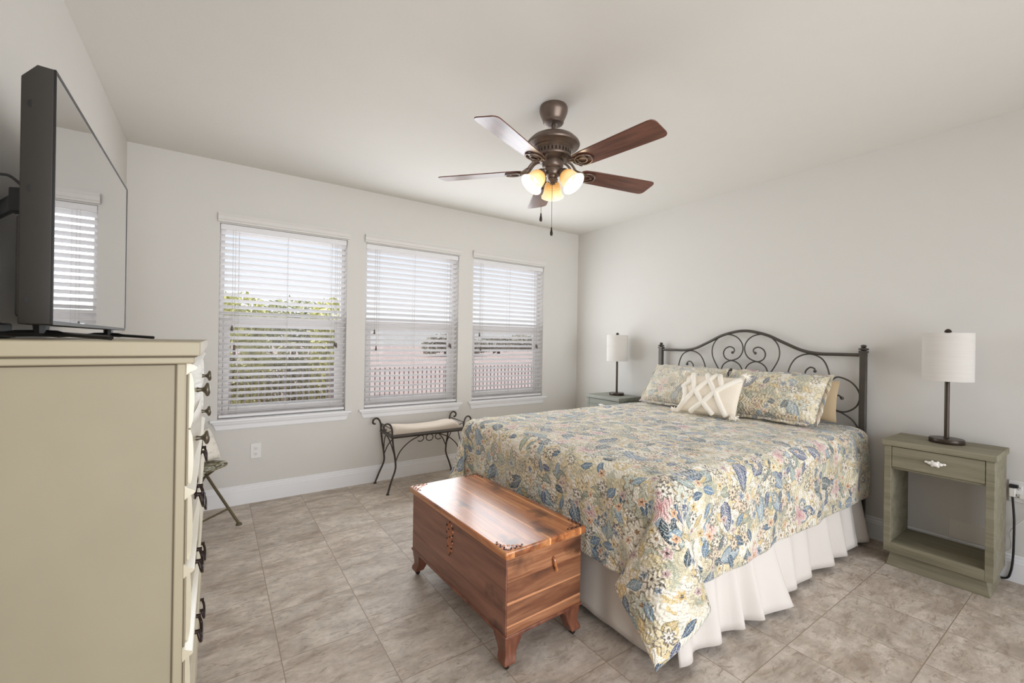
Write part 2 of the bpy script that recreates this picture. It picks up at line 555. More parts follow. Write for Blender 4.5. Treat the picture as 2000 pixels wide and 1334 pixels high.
    puck = b.math('SINE', b.math('ADD', b.math('MULTIPLY', us[0], 300.0), b.math('MULTIPLY', b.noise(b.mapping(uv, (6, 30, 1)), 1.0, 2), 26.0)))
    hh = b.math('ADD', b.math('ADD', b.math('MULTIPLY', qn, 0.7), b.math('MULTIPLY', qn2, 0.6)), b.math('MULTIPLY', puck, 0.32))
    b.bsdf(col, 0.95, 0, b.bump(hh, 0.75, 0.007), 0.1, **{'Sheen Weight': 0.6, 'Sheen Roughness': 0.4})
    return b.m


M['quilt'] = m_quilt('floral_quilt', 1.0, 0.98)
M['sham'] = m_quilt('floral_sham', 0.80, 0.9)
M['sham_pale'] = m_quilt('floral_sham_pale', 0.58, 1.15)


def m_throw_pattern():
    return M['ivory']


def m_leaf(name, a, c, d):
    b = NB(name)
    co_ = b.coord()
    n = b.noise(co_, 9, 3, 0.7)
    col = b.ramp(n, [(0.32, a), (0.5, c), (0.66, d)])
    x = b.bsdf(col, 0.6, 0, None, 0.2)
    return b.m


M['leaf_lime'] = m_leaf('leaf_lime', lin(128, 130, 78), lin(206, 206, 132), lin(240, 236, 180))
M['leaf_olive'] = m_leaf('leaf_olive', lin(128, 132, 98), lin(184, 186, 140), lin(224, 222, 180))
M['leaf_hazy'] = m_leaf('leaf_hazy', lin(150, 150, 140), lin(180, 178, 164), lin(202, 198, 186))  # distance haze painted into the leaf colour


def m_ground():
    b = NB('dry_field')
    c = b.coord()
    n = b.noise(c, 0.5, 5, 0.6)
    n2 = b.noise(c, 14, 3, 0.7)
    col = b.ramp(n, [(0.35, lin(214, 188, 178)), (0.6, lin(226, 206, 196))])
    col = b.mix(b.math('MULTIPLY', n2, 0.25), col, lin(196, 178, 164))
    b.bsdf(col, 0.95, 0, None, 0.1)
    return b.m


M['ground'] = m_ground()


# ------------------------------------------------------------------ mesh builder
class MB:
    def __init__(s, off=(0, 0, 0)):
        s.v, s.f, s.uv = [], [], {}
        s.off = Vector(off)

    def add(s, verts, faces, uvs=None):
        k = len(s.v)
        s.v.extend([tuple(Vector(p) - s.off) for p in verts])
        for i, f in enumerate(faces):
            if uvs is not None:
                s.uv[len(s.f)] = uvs[i]
            s.f.append(tuple(k + j for j in f))

    def box(s, lo, hi):
        (x0, y0, z0), (x1, y1, z1) = lo, hi
        x0, x1 = min(x0, x1), max(x0, x1)
        y0, y1 = min(y0, y1), max(y0, y1)
        z0, z1 = min(z0, z1), max(z0, z1)
        v = [(x0, y0, z0), (x1, y0, z0), (x1, y1, z0), (x0, y1, z0), (x0, y0, z1), (x1, y0, z1), (x1, y1, z1), (x0, y1, z1)]
        s.add(v, [(0, 3, 2, 1), (4, 5, 6, 7), (0, 1, 5, 4), (1, 2, 6, 5), (2, 3, 7, 6), (3, 0, 4, 7)])
        return s

    def obox(s, c, ax, ay, az):
        """box centred at c with half-axis vectors"""
        c, ax, ay, az = map(Vector, (c, ax, ay, az))
        v = [c + ax * i + ay * j + az * k for k in (-1, 1) for j in (-1, 1) for i in (-1, 1)]
        f = [(0, 2, 3, 1), (4, 5, 7, 6), (0, 1, 5, 4), (2, 6, 7, 3), (0, 4, 6, 2), (1, 3, 7, 5)]
        if ax.cross(ay).dot(az) < 0:
            f = [tuple(reversed(q)) for q in f]
        s.add(v, f)
        return s

    def lathe(s, prof, c=(0, 0, 0), axis=(0, 0, 1), n=32, uv=False):
        """prof: (r, h) pairs along axis from c"""
        c, axis = Vector(c), Vector(axis).normalized()
        e1 = axis.orthogonal().normalized()
        e2 = axis.cross(e1)
        vs, fs, us = [], [], []
        m = len(prof)
        for (r, hh) in prof:
            for k in range(n):
                a = 2 * PI * k / n
                vs.append(c + axis * hh + (e1 * math.cos(a) + e2 * math.sin(a)) * max(r, 1e-5))
        for i in range(m - 1):
            for k in range(n):
                k2 = (k + 1) % n
                fs.append((i * n + k, i * n + k2, (i + 1) * n + k2, (i + 1) * n + k))
                v0, v1 = i / (m - 1), (i + 1) / (m - 1)
                us.append([(k / n, v0), ((k + 1) / n, v0), ((k + 1) / n, v1), (k / n, v1)])
        s.add(vs, fs, us if uv else None)
        return s

    def tube(s, pts, r, n=8, closed=False, caps=True, flat=None):
        pts = [Vector(p) for p in pts]
        m = len(pts)
        rad = r if isinstance(r, (list, tuple)) else [r] * m
        tang = []
        for i in range(m):
            a = pts[(i - 1) % m] if (closed or i > 0) else pts[i]
            b_ = pts[(i + 1) % m] if (closed or i < m - 1) else pts[i]
            t = b_ - a
            tang.append(t.normalized() if t.length > 1e-9 else Vector((0, 0, 1)))
        e1 = tang[0].orthogonal().normalized()
        if flat is not None:
            e1 = (Vector(flat) - tang[0] * Vector(flat).dot(tang[0])).normalized()
        vs, fs = [], []
        for i in range(m):
            t = tang[i]
            e1 = (e1 - t * e1.dot(t))
            e1 = e1.normalized() if e1.length > 1e-6 else t.orthogonal().normalized()
            e2 = t.cross(e1)
            for k in range(n):
                a = 2 * PI * (k + (0.5 if n == 4 else 0)) / n
                vs.append(pts[i] + (e1 * math.cos(a) + e2 * math.sin(a)) * rad[i] * (1.414 if n == 4 else 1))
        segs = m if closed else m - 1
        for i in range(segs):
            j = (i + 1) % m
            for k in range(n):
                k2 = (k + 1) % n
                fs.append((i * n + k, i * n + k2, j * n + k2, j * n + k))
        if caps and not closed:
            fs.append(tuple(reversed(range(n))))
            fs.append(tuple((m - 1) * n + k for k in range(n)))
        s.add(vs, fs)
        return s

    def ball(s, c, r, n=12, sq=(1, 1, 1)):
        vs, fs = [], []
        m = n // 2
        c = Vector(c)
        for i in range(m + 1):
            th = PI * i / m
            for k in range(n):
                a = 2 * PI * k / n
                rr = max(math.sin(th), 1e-4)
                vs.append(c + Vector((rr * math.cos(a) * r * sq[0], rr * math.sin(a) * r * sq[1], -math.cos(th) * r * sq[2])))
        for i in range(m):
            for k in range(n):
                k2 = (k + 1) % n
                fs.append((i * n + k, i * n + k2, (i + 1) * n + k2, (i + 1) * n + k))
        s.add(vs, fs)
        return s

    def prism(s, poly, lo, hi, axis=2):
        """poly of 2-D points extruded along axis; order of 2-D coords is the remaining axes"""
        def mk(p, h_):
            q = [0, 0, 0]
            rest = [i for i in range(3) if i != axis]
            q[rest[0]], q[rest[1]], q[axis] = p[0], p[1], h_
            return tuple(q)
        n = len(poly)
        vs = [mk(p, lo) for p in poly] + [mk(p, hi) for p in poly]
        fs = [tuple(reversed(range(n))), tuple(range(n, 2 * n))] + [(i, (i + 1) % n, n + (i + 1) % n, n + i) for i in range(n)]
        s.add(vs, fs)
        return s

    def loft(s, rings, caps=True):
        n = len(rings[0])
        vs = [p for r_ in rings for p in r_]
        fs = []
        for i in range(len(rings) - 1):
            for k in range(n):
                k2 = (k + 1) % n
                fs.append((i * n + k, i * n + k2, (i + 1) * n + k2, (i + 1) * n + k))
        if caps:
            fs.append(tuple(reversed(range(n))))
            fs.append(tuple((len(rings) - 1) * n + k for k in range(n)))
        s.add(vs, fs)
        return s

    def grid(s, P, uvs=None, flip=False):
        """P: array rows x cols of points"""
        m, n = len(P), len(P[0])
        vs = [p for row in P for p in row]
        fs, us = [], []
        for i in range(m - 1):
            for j in range(n - 1):
                q = [(i, j), (i, j + 1), (i + 1, j + 1), (i + 1, j)]
                if flip:
                    q.reverse()
                fs.append(tuple(a * n + b_ for a, b_ in q))
                if uvs is not None:
                    us.append([tuple(uvs[a][b_]) for a, b_ in q])
        s.add(vs, fs, us if uvs is not None else None)
        return s


def tag(o, label=None, cat=None, group=None, kind=None):
    if label:
        o['label'] = label
    if cat:
        o['category'] = cat
    if group:
        o['group'] = group
    if kind:
        o['kind'] = kind
    return o


def thing(name, label, cat, loc, rz=0.0, group=None):
    o = bpy.data.objects.new(name, None)
    o.empty_display_size = 0.1
    o.location = loc
    o.rotation_euler = (0, 0, rz)
    COL.objects.link(o)
    return tag(o, label, cat, group)


def obj(name, mb, mat, parent=None, bevel=0.0, smooth=35, fix=True, seg=2):
    me = bpy.data.meshes.new(name)
    me.from_pydata(mb.v, [], mb.f)
    if mb.uv:
        ul = me.uv_layers.new(name='UVMap')
        for pi, poly in enumerate(me.polygons):
            if pi in mb.uv:
                for li, c in zip(poly.loop_indices, mb.uv[pi]):
                    ul.data[li].uv = c
    if fix:
        bm = bmesh.new()
        bm.from_mesh(me)
        bmesh.ops.remove_doubles(bm, verts=bm.verts, dist=1e-6)
        bmesh.ops.recalc_face_normals(bm, faces=bm.faces)
        bm.to_mesh(me)
        bm.free()
    if smooth:
        for p in me.polygons:
            p.use_smooth = True
        try:
            me.set_sharp_from_angle(angle=math.radians(smooth))
        except Exception:
            pass
    me.materials.append(mat)
    o = bpy.data.objects.new(name, me)
    COL.objects.link(o)
    if parent is not None:
        o.parent = parent
    if bevel:
        md = o.modifiers.new('Bevel', 'BEVEL')
        md.width = bevel
        md.segments = seg
        md.limit_method = 'ANGLE'
        md.angle_limit = math.radians(40)
    return o


def struct(o):
    o['kind'] = 'structure'
    return o


def copy_tree(o, parent=None):
    c = o.copy()
    COL.objects.link(c)
    if parent is not None:
        c.parent = parent
    for ch in list(o.children):
        copy_tree(ch, c)
    return c


def spline(pts, k=8, closed=False):
    pts = [Vector(p) for p in pts]
    n = len(pts)
    out = []
    rng = n if closed else n - 1
    for i in range(rng):
        p0 = pts[(i - 1) % n] if (closed or i > 0) else pts[i] * 2 - pts[i + 1]
        p1, p2 = pts[i], pts[(i + 1) % n]
        p3 = pts[(i + 2) % n] if (closed or i < n - 2) else p2 * 2 - p1
        for j in range(k):
            t = j / k
            out.append(0.5 * ((2 * p1) + (p2 - p0) * t + (2 * p0 - 5 * p1 + 4 * p2 - p3) * t * t + (3 * p1 - p0 - 3 * p2 + p3) * t ** 3))
    if not closed:
        out.append(pts[-1])
    return out


# ================================================================== SETTING
T = 0.15
b = MB(); b.box((LW - T, FR - T, -0.12), (R + T, D + T, 0)); struct(obj('floor', b, M['tile'], smooth=0))
b = MB(); b.box((LW - T, FR - T, CZ), (R + T, D + T, CZ + 0.12)); struct(obj('ceiling', b, M['ceil'], smooth=0))
b = MB(); b.box((R, FR - T, 0), (R + T, D + T, CZ)); struct(obj('wall_right', b, M['wall'], smooth=0))
b = MB(); b.box((LW - T, FR - T, 0), (LW, D + T, CZ)); struct(obj('wall_left', b, M['wall'], smooth=0))
b = MB()
xs = [LW] + [x for w in WINS for x in w] + [R]
b.box((LW, D, 0), (R, D + T, WB))
b.box((LW, D, WT), (R, D + T, CZ))
for i in range(0, len(xs), 2):
    b.box((xs[i], D, WB), (xs[i + 1], D + T, WT))
struct(obj('wall_back', b, M['wall'], smooth=0))
PX0, PX1, PZ = -0.3, 3.3, 2.45  # opening added in the unseen wall to let the fill light in
b = MB()
b.box((LW, FR - T, 0), (PX0, FR, CZ)); b.box((PX1, FR - T, 0), (R, FR, CZ)); b.box((PX0, FR - T, PZ), (PX1, FR, CZ))
struct(obj('wall_front', b, M['wall'], smooth=0))

BASE = [(0, 0), (0.016, 0), (0.016, 0.112), (0.012, 0.118), (0.012, 0.128), (0.007, 0.134), (0.007, 0.148), (0.0, 0.153)]
b = MB(); b.prism([(D - d_, z) for d_, z in BASE], LW, R - 0.016, axis=0); struct(obj('baseboard_back', b, M['trim'], smooth=20))
b = MB(); b.prism([(R - d_, z) for d_, z in BASE], FR, D - 0.0001, axis=1); struct(obj('baseboard_right', b, M['trim'], smooth=20))
b = MB(); b.prism([(LW + d_, z) for d_, z in BASE], FR, D - 0.017, axis=1); struct(obj('baseboard_left', b, M['trim'], smooth=20))

# windows: vinyl sash frames, panes, mesh screen, sill with apron
for i, (a, c) in enumerate(WINS):
    wroot = bpy.data.objects.new('window_%d' % (i + 1), None)
    wroot.location = ((a + c) / 2, D, WB)
    COL.objects.link(wroot)
    struct(wroot)
    off = wroot.location
    y0, y1 = D + 0.085, D + 0.14
    b = MB(off)
    fwd = 0.032
    b.box((a, y0, WB), (a + fwd, y1, WT)); b.box((c - fwd, y0, WB), (c, y1, WT))
    b.box((a + fwd, y0, WT - fwd), (c - fwd, y1, WT)); b.box((a + fwd, y0, WB), (c - fwd, y1, WB + fwd))
    struct(obj('window_frame', b, M['vinyl'], wroot, 0.003))
    zm = 1.494
    b = MB(off)                           # lower sash, nearer the room
    ys0, ys1 = y0 + 0.004, y0 + 0.03
    s0, s1 = a + fwd, c - fwd
    b.box((s0, ys0, zm - 0.036), (s1, ys1, zm + 0.034))
    b.box((s0, ys0, WB + fwd), (s0 + 0.045, ys1, zm - 0.036)); b.box((s1 - 0.045, ys0, WB + fwd), (s1, ys1, zm - 0.036))
    b.box((s0 + 0.045, ys0, WB + fwd), (s1 - 0.045, ys1, WB + fwd + 0.05))
    struct(obj('lower_sash', b, M['vinyl'], wroot, 0.003))
    b = MB(off); b.box((s0 + 0.045, ys0 + 0.01, WB + fwd + 0.05), (s1 - 0.045, ys0 + 0.014, zm - 0.036)); struct(obj('lower_pane', b, M['glass'], wroot, smooth=0))
    b = MB(off); b.box((s0, y1 - 0.02, zm), (s1, y1 - 0.016, WT - fwd)); struct(obj('upper_pane', b, M['glass'], wroot, smooth=0))
    b = MB(off); b.box((s0 + 0.002, y1 - 0.006, WB + fwd), (s1 - 0.002, y1 - 0.005, zm)); struct(obj('insect_screen', b, M['screen'], wroot, smooth=0))
    b = MB(off)                           # sill board with a rounded nose
    b.box((a - 0.05, D - 0.035, WB - 0.022), (c + 0.05, D - 0.0003, WB)); b.box((a + 0.001, D - 0.0003, WB - 0.022), (c - 0.001, y0, WB + 0.001))
    struct(obj('window_sill', b, M['trim'], wroot, 0.006, seg=3))
    b = MB(off)
    ap = [(D - 0.026, WB - 0.022), (D - 0.024, WB - 0.034), (D - 0.014, WB - 0.05), (D - 0.012, WB - 0.08), (D - 0.008, WB - 0.086), (D - 0.0003, WB - 0.086), (D - 0.0003, WB - 0.022)]
    vs = []
    for e, x in ((0, a - 0.035), (1, c + 0.035)):
        for (y, z) in ap:
            k = (WB - 0.022 - z) * 0.45
            vs.append((x + (k if e == 0 else -k), y, z))
    n_ = len(ap)
    b.add(vs, [tuple(range(n_)), tuple(reversed(range(n_, 2 * n_)))] + [(j, (j + 1) % n_, n_ + (j + 1) % n_, n_ + j) for j in range(n_)])
    struct(obj('sill_apron', b, M['trim'], wroot, smooth=20))

# ------------------------------------------------------------------ window blinds
BL = ['white slatted blind covering the leftmost window, above the lone wall outlet',
      'white slatted blind covering the middle window, directly above the iron bench',
      'white slatted blind covering the rightmost window, nearest the room corner']
for i, (a, c) in enumerate(WINS):
    root = thing('window_blind', BL[i], 'blind', ((a + c) / 2, D, WB), 0, 'slatted window blinds')
    off = root.location
    b = MB(off)
    b.prism([(D - 0.004, 2.262), (D - 0.022, 2.262), (D - 0.022, 2.274), (D - 0.028, 2.282), (D - 0.028, 2.306), (D - 0.036, 2.322), (D - 0.036, 2.33), (D - 0.004, 2.33)], a - 0.014, c + 0.014, axis=0)
    obj('valance', b, M['valance'], root, smooth=20)
    b = MB(off); b.box((a + 0.004, D + 0.008, 2.205), (c - 0.004, D + 0.06, 2.252)); obj('headrail', b, M['slat'], root, 0.003)
    b = MB(off)
    n_ = 30
    ztop, zbot = 2.188, 0.752
    tl = -math.radians(27)
    yc = D + 0.036
    for k in range(n_):
        z = ztop + (zbot - ztop) * k / (n_ - 1)
        sag = 0.0012
        rows = []
        for s_ in (-1, -0.5, 0, 0.5, 1):
            rows.append((yc + s_ * 0.0245 * math.cos(tl), z + s_ * 0.0245 * math.sin(tl) + sag * (1 - s_ * s_) * 2))
        top = [(y, zz + 0.0015) for y, zz in rows]
        bot = [(y, zz - 0.0015) for y, zz in reversed(rows)]
        b.prism(top + bot, a + 0.007, c - 0.007, axis=0)
    obj('slats', b, M['slat'], root, smooth=40)
    b = MB(off); b.box((a + 0.006, D + 0.012, 0.7065), (c - 0.006, D + 0.06, 0.728)); obj('bottom_rail', b, M['slat'], root, 0.004)
    for xx in (a + 0.13, (a + c) / 2, c - 0.13):
        b = MB(off)
        b.tube([(xx, yc - 0.027, 2.206), (xx, yc - 0.027, 0.73)], 0.0011, 5)
        b.tube([(xx, yc + 0.027, 2.206), (xx, yc + 0.027, 0.73)], 0.0011, 5)
        obj('ladder_cord', b, M['cord'], root)
    for (xx, zt) in ((a + 0.088, 1.435), (a + 0.105, 1.28), (c - 0.085, 1.305), (c - 0.1, 1.315)):
        b = MB(off); b.tube([(xx, D + 0.003, 2.21), (xx, D + 0.002, zt)], 0.0012, 5); pc = obj('pull_cord', b, M['cord'], root)
        b = MB(off); b.lathe([(0.001, 0.03), (0.005, 0.028), (0.0065, 0.012), (0.009, -0.008), (0.009, -0.014), (0.001, -0.014)], (xx, D + 0.002, zt - 0.02), n=10); obj('tassel', b, M['tassel'], pc)


def outlet(name, label, loc, face, plug=False):
    """face: 'y' on the window wall, 'x' on the right wall"""
    root = thing(name, label, 'outlet', loc)
    def P(u, d_, z):
        return (u, -d_, z) if face == 'y' else (-d_, -u, z)
    def bx(mb, u0, u1, d0, d1, z0, z1):
        mb.box(P(u0, d0, z0), P(u1, d1, z1))
    b = MB(); bx(b, -0.038, 0.038, 0.0003, 0.007, -0.062, 0.062); obj('pale_plate', b, M['outlet'], root, 0.003)
    for zz in (-0.022, 0.022):
        b = MB(); bx(b, -0.0165, 0.0165, 0.006, 0.0105, zz - 0.014, zz + 0.014); rc = obj('receptacle', b, M['outlet'], root, 0.004)
        b = MB()
        bx(b, -0.008, -0.0055, 0.0095, 0.0112, zz - 0.004, zz + 0.006); bx(b, 0.0055, 0.008, 0.0095, 0.0112, zz - 0.003, zz + 0.005); bx(b, -0.0025, 0.0025, 0.0095, 0.0112, zz - 0.011, zz - 0.007)
        obj('slots', b, M['slot'], rc, smooth=0)
    return root


outlet('wall_outlet', 'white wall outlet below the leftmost window, nothing plugged in', (0.285, D, 0.421), 'y')
outlet('wall_outlet', 'white wall outlet beside the right-hand nightstand with a black cord plugged in', (R, 0.388, 0.525), 'x')

# thin pale rectangle on the wall seen through the open nightstand
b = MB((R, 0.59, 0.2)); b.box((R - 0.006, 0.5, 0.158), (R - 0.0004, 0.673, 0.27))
tag(obj('pale_plate', b, M['patch'], None, 0.002), 'pale blank rectangle on the wall behind the open right-hand nightstand', 'wall plate').location = (R, 0.59, 0.2)

# ------------------------------------------------------------------ exterior
b = MB((0, D + T, -0.25)); b.box((-60, D + T + 0.02, -0.45), (120, 140, -0.25))
g_ = obj('field', b, M['ground'], None, smooth=0); g_.location = (0, D + T, -0.25); tag(g_, 'pale pinkish dry field outside beyond the windows', 'ground'); g_['kind'] = 'structure'

fence = thing('picket_fence', 'low metal picket fence outside, seen through the blinds', 'fence', (1.5, 8.6, -0.25))
off = fence.location
for (x0, x1) in ((-3.0, -0.6), (-0.6, 1.8), (1.8, 4.2), (4.2, 6.6), (6.6, 9.0), (9.0, 11.4)):
    b = MB(off); b.box((x0 - 0.035, 8.565, -0.3), (x0 + 0.035, 8.635, 0.84)); obj('post', b, M['fence'], fence)
    b = MB(off)
    for z in (-0.08, 0.62, 0.74):
        b.box((x0 + 0.035, 8.585, z - 0.016), (x1 - 0.035, 8.615, z + 0.016))
    k = x0 + 0.12
    while k < x1 - 0.06:
        b.box((k - 0.009, 8.591, -0.18), (k + 0.009, 8.609, 0.79)); k += 0.1
    obj('picket_panel', b, M['fence'], fence, smooth=0)


def foliage(off, blobs, n, leaf, seed):
    rnd = np.random.RandomState(seed)
    b = MB(off)
    w = np.array([q[3] * q[4] * q[5] for q in blobs]); w = w / w.sum()
    vs, fs = [], []
    for k in range(n):
        cx, cy, cz, rx, ry, rz = blobs[rnd.choice(len(blobs), p=w)]
        d_ = rnd.normal(size=3); d_ /= np.linalg.norm(d_)
        rr = rnd.uniform(0.55, 1.0) ** 0.5
        c = np.array((cx, cy, cz)) + d_ * rr * np.array((rx, ry, rz))
        e1 = rnd.normal(size=3); e1 /= np.linalg.norm(e1)
        e2 = np.cross(e1, rnd.normal(size=3)); e2 /= np.linalg.norm(e2)
        L_ = leaf * rnd.uniform(0.6, 1.4)
        q = len(vs)
        vs += [tuple(c - e1 * L_), tuple(c + e2 * L_ * 0.45), tuple(c + e1 * L_), tuple(c - e2 * L_ * 0.45)]
        fs.append((q, q + 1, q + 2, q + 3))
    b.add(vs, fs)
    return b


def tree(name, label, cat, x, y, blobs, n, leaf, mat, seed, trunk=0.07, group=None):
    root = thing(name, label, cat, (x, y, -0.25), 0, group)
    off = root.location
    bl = [(x + q[0], y + q[1], q[2], q[3], q[4], q[5]) for q in blobs]
    obj('foliage', foliage(off, bl, n, leaf, seed), mat, root, smooth=0, fix=False)
    b = MB(off)
    zt = blobs[0][2]
    b.tube([(x, y, -0.3), (x + 0.04, y, zt * 0.5), (x - 0.02, y, zt)], [trunk, trunk * 0.75, trunk * 0.45], 8)
    for q in bl[1:]:
        b.tube([(x, y, zt * 0.45), ((x + q[0]) / 2, (y + q[1]) / 2, (zt * 0.5 + q[2]) / 2), (q[0], q[1], q[2])], [trunk * 0.5, trunk * 0.35, trunk * 0.2], 6)
    obj('trunk', b, M['bark'], root)


GT = 'leafy shrubs outside the leftmost window'
tree('shrub', 'bright lime shrub outside the leftmost window, at its left edge', 'shrub', 0.25, 9.8, [(0, 0, 1.0, 0.64, 0.5, 1.0), (0.1, 0.1, 1.7, 0.58, 0.4, 0.55), (-0.1, 0, 0.3, 0.6, 0.5, 0.6)], 4600, 0.06, M['leaf_lime'], 3, group=GT)
tree('shrub', 'olive green shrub filling the middle of the leftmost window', 'shrub', 1.5, 11.6, [(0, 0, 0.9, 1.05, 0.7, 1.1), (0.1, 0.1, 1.75, 0.9, 0.5, 0.6), (-0.1, 0, 0.3, 1.0, 0.5, 0.6)], 6400, 0.065, M['leaf_olive'], 4, group=GT)
tree('shrub', 'lime yellow shrub outside the leftmost window, at its right edge', 'shrub', 2.2, 9.8, [(0, 0, 0.85, 0.62, 0.5, 0.95), (-0.05, 0.1, 1.65, 0.56, 0.4, 0.6), (0, 0, 0.3, 0.6, 0.5, 0.6)], 4600, 0.06, M['leaf_lime'], 5, group=GT)
tree('tree', 'pale hazy distant tree seen through the middle window near the horizon', 'tree', 19.3, 40, [(0, 0, 1.1, 2.2, 1.2, 0.8), (1.8, 0, 0.9, 1.5, 1.0, 0.9), (-1.5, 0, 0.7, 1.0, 0.9, 0.7)], 2600, 0.28, M['leaf_hazy'], 6, 0.2)
tree('tree', 'wide distant tree seen through the rightmost window near the horizon', 'tree', 27.0, 42, [(0, 0, 1.0, 3.0, 1.4, 0.8), (3.4, 0, 1.2, 2.4, 1.4, 0.9), (-2.8, 0, 0.8, 1.8, 1.2, 0.7)], 2600, 0.28, M['leaf_hazy'], 8, 0.2)


# ================================================================== FURNITURE
# ------------------------------------------------------------------ dresser
DY0, DY1, DXB, DXF, DZ = 1.25, 2.40, -0.522, -0.055, 1.287
root = thing('dresser', 'tall cream painted chest of drawers in the left foreground under the television', 'dresser', (-0.29, 1.82, 0))
off = root.location
b = MB(off)
b.box((DXB, DY0 + 0.006, 0.12), (DXF - 0.018, DY1, DZ))
b.box((DXF - 0.018, DY0 + 0.02, 0.12), (DXF + 0.004, DY1 - 0.02, DZ))
obj('body', b, M['cream'], root, 0.003)
b = MB(off); b.box((DXF - 0.018, DY0, 0.10), (DXF, DY0 + 0.045, DZ)); obj('corner_post', b, M['cream_trim'], root, 0.003)
b = MB(off); b.box((DXF - 0.018, DY1 - 0.045, 0.10), (DXF, DY1, DZ)); obj('corner_post', b, M['cream_trim'], root, 0.003)
b = MB(off)                                # dark glaze left in the joints
b.box((DXF - 0.0205, DY0 + 0.0035, 0.12), (DXF - 0.018, DY0 + 0.0065, DZ)); b.box((DXB + 0.002, DY0 + 0.004, DZ - 0.004), (DXF - 0.02, DY0 + 0.0065, DZ - 0.0008))
b.box((DXF + 0.0, DY0 + 0.018, 0.14), (DXF + 0.0018, DY0 + 0.0215, DZ - 0.004))
obj('glaze_line', b, M['glaze'], root, smooth=0)
b = MB(off)                                # top with a stepped moulding
tp = [(0.012, 1.287), (0.012, 1.297), (0.02, 1.302), (0.02, 1.310), (0.026, 1.314), (0.026, 1.337)]
b.box((DXB - 0.002, DY0 - 0.014, 1.287), (DXF + 0.016, DY1 + 0.014, 1.302))
b.box((DXB - 0.004, DY0 - 0.022, 1.305), (DXF + 0.027, DY1 + 0.022, 1.337))
obj('top', b, M['cream_trim'], root, 0.003)
b = MB(off); b.box((DXB, DY0 - 0.017, 1.302), (DXF + 0.02, DY1 + 0.017, 1.305)); obj('top_glaze', b, M['glaze'], root, smooth=0)
b = MB(off)                                # plinth and feet
b.box((DXB + 0.01, DY0 + 0.02, 0.06), (DXF + 0.006, DY1 - 0.02, 0.12))
for yy in (DY0 + 0.02, DY1 - 0.1):
    for xx in (DXB + 0.01, DXF - 0.07):
        b.box((xx, yy, 0), (xx + 0.08, yy + 0.08, 0.06))
obj('base', b, M['cream_trim'], root, 0.006)
rows = [(1.262, 1.128), (1.124, 0.985), (0.981, 0.80), (0.796, 0.605), (0.601, 0.40), (0.396, 0.15)]
for k, (z1, z0) in enumerate(rows):
    # serpentine drawer front: bowed in plan and section
    b = MB(off)
    P = []
    ny, nz = 24, 8
    ya, yb = DY0 + 0.05, DY1 - 0.05
    for j in range(nz + 1):
        z = z0 + (z1 - z0) * j / nz
        row = []
        for q in range(ny + 1):
            t = q / ny
            y = ya + (yb - ya) * t
            bow = 0.006 * math.cos((t - 0.5) * 2 * PI * 1.5) + 0.006
            sec = 0.007 * math.sin(PI * j / nz) ** 0.5
            row.append((DXF + 0.004 + bow * 0.6 + sec, y, z))
        P.append(row)
    b.grid(P)
    back = [[(DXF - 0.002, p[1], p[2]) for p in row] for row in P]
    b.grid(back, flip=True)
    m_, n_ = len(P), len(P[0])
    ring = [(0, j) for j in range(n_)] + [(i, n_ - 1) for i in range(1, m_)] + [(m_ - 1, j) for j in range(n_ - 2, -1, -1)] + [(i, 0) for i in range(m_ - 2, 0, -1)]
    vs = [P[i][j] for i, j in ring] + [back[i][j] for i, j in ring]
    nn = len(ring)
    b.add(vs, [(q, (q + 1) % nn, nn + (q + 1) % nn, nn + q) for q in range(nn)])
    dr = obj('drawer', b, M['lit_face'], root, smooth=50)
    zc = (z0 + z1) / 2
    for yy in (1.55, 2.10):
        b = MB(off)
        if k < 2:
            xk = DXF + 0.014
            b.lathe([(0.006, -0.002), (0.0075, 0.003), (0.0055, 0.007), (0.0055, 0.013), (0.010, 0.018), (0.019, 0.022), (0.0205, 0.026), (0.0175, 0.030), (0.010, 0.0325), (0.0005, 0.0335)], (xk - 0.002, yy, zc), (1, 0, 0), 20)
            obj('knob', b, M['pewter'], dr, smooth=60)
        else:
            xk = DXF + 0.012
            for s_ in (-1, 1):
                b.lathe([(0.013, 0.0), (0.012, 0.003), (0.006, 0.005), (0.005, 0.014), (0.0065, 0.017), (0.0005, 0.018)], (xk, yy + s_ * 0.042, zc + 0.012), (1, 0, 0), 14)
                b.tube(spline([(xk + 0.001, yy + s_ * 0.042, zc + 0.012), (xk + 0.002, yy + s_ * 0.055, zc + 0.03), (xk + 0.001, yy + s_ * 0.046, zc + 0.044)], 5), 0.004, 6)
            b.tube(spline([(xk + 0.012, yy - 0.042, zc + 0.012), (xk + 0.018, yy - 0.046, zc - 0.012), (xk + 0.02, yy - 0.02, zc - 0.03), (xk + 0.02, yy, zc - 0.026), (xk + 0.02, yy + 0.02, zc - 0.03), (xk + 0.018, yy + 0.046, zc - 0.012), (xk + 0.012, yy + 0.042, zc + 0.012)], 6), 0.0042, 7)
            obj('bail_pull', b, M['stud'], dr, smooth=60)
for k, z in enumerate((1.276, 0.983, 0.7985, 0.603, 0.398)):   # scalloped rails standing proud between drawers
    b = MB(off)
    hh = 0.016 if k < 4 else 0.03
    prof = []
    for s_ in (-1, -0.6, -0.25, 0, 0.25, 0.6, 1):
        prof.append((DXF - 0.001 + 0.022 * math.exp(-(s_ * 1.6) ** 2), z + s_ * hh))
    poly = [(DXF - 0.014, z - hh)] + prof + [(DXF - 0.014, z + hh)]
    b.prism(poly, DY0 + 0.012, DY1 - 0.012, axis=1)
    obj('rail', b, M['lit_face'], root, smooth=60)

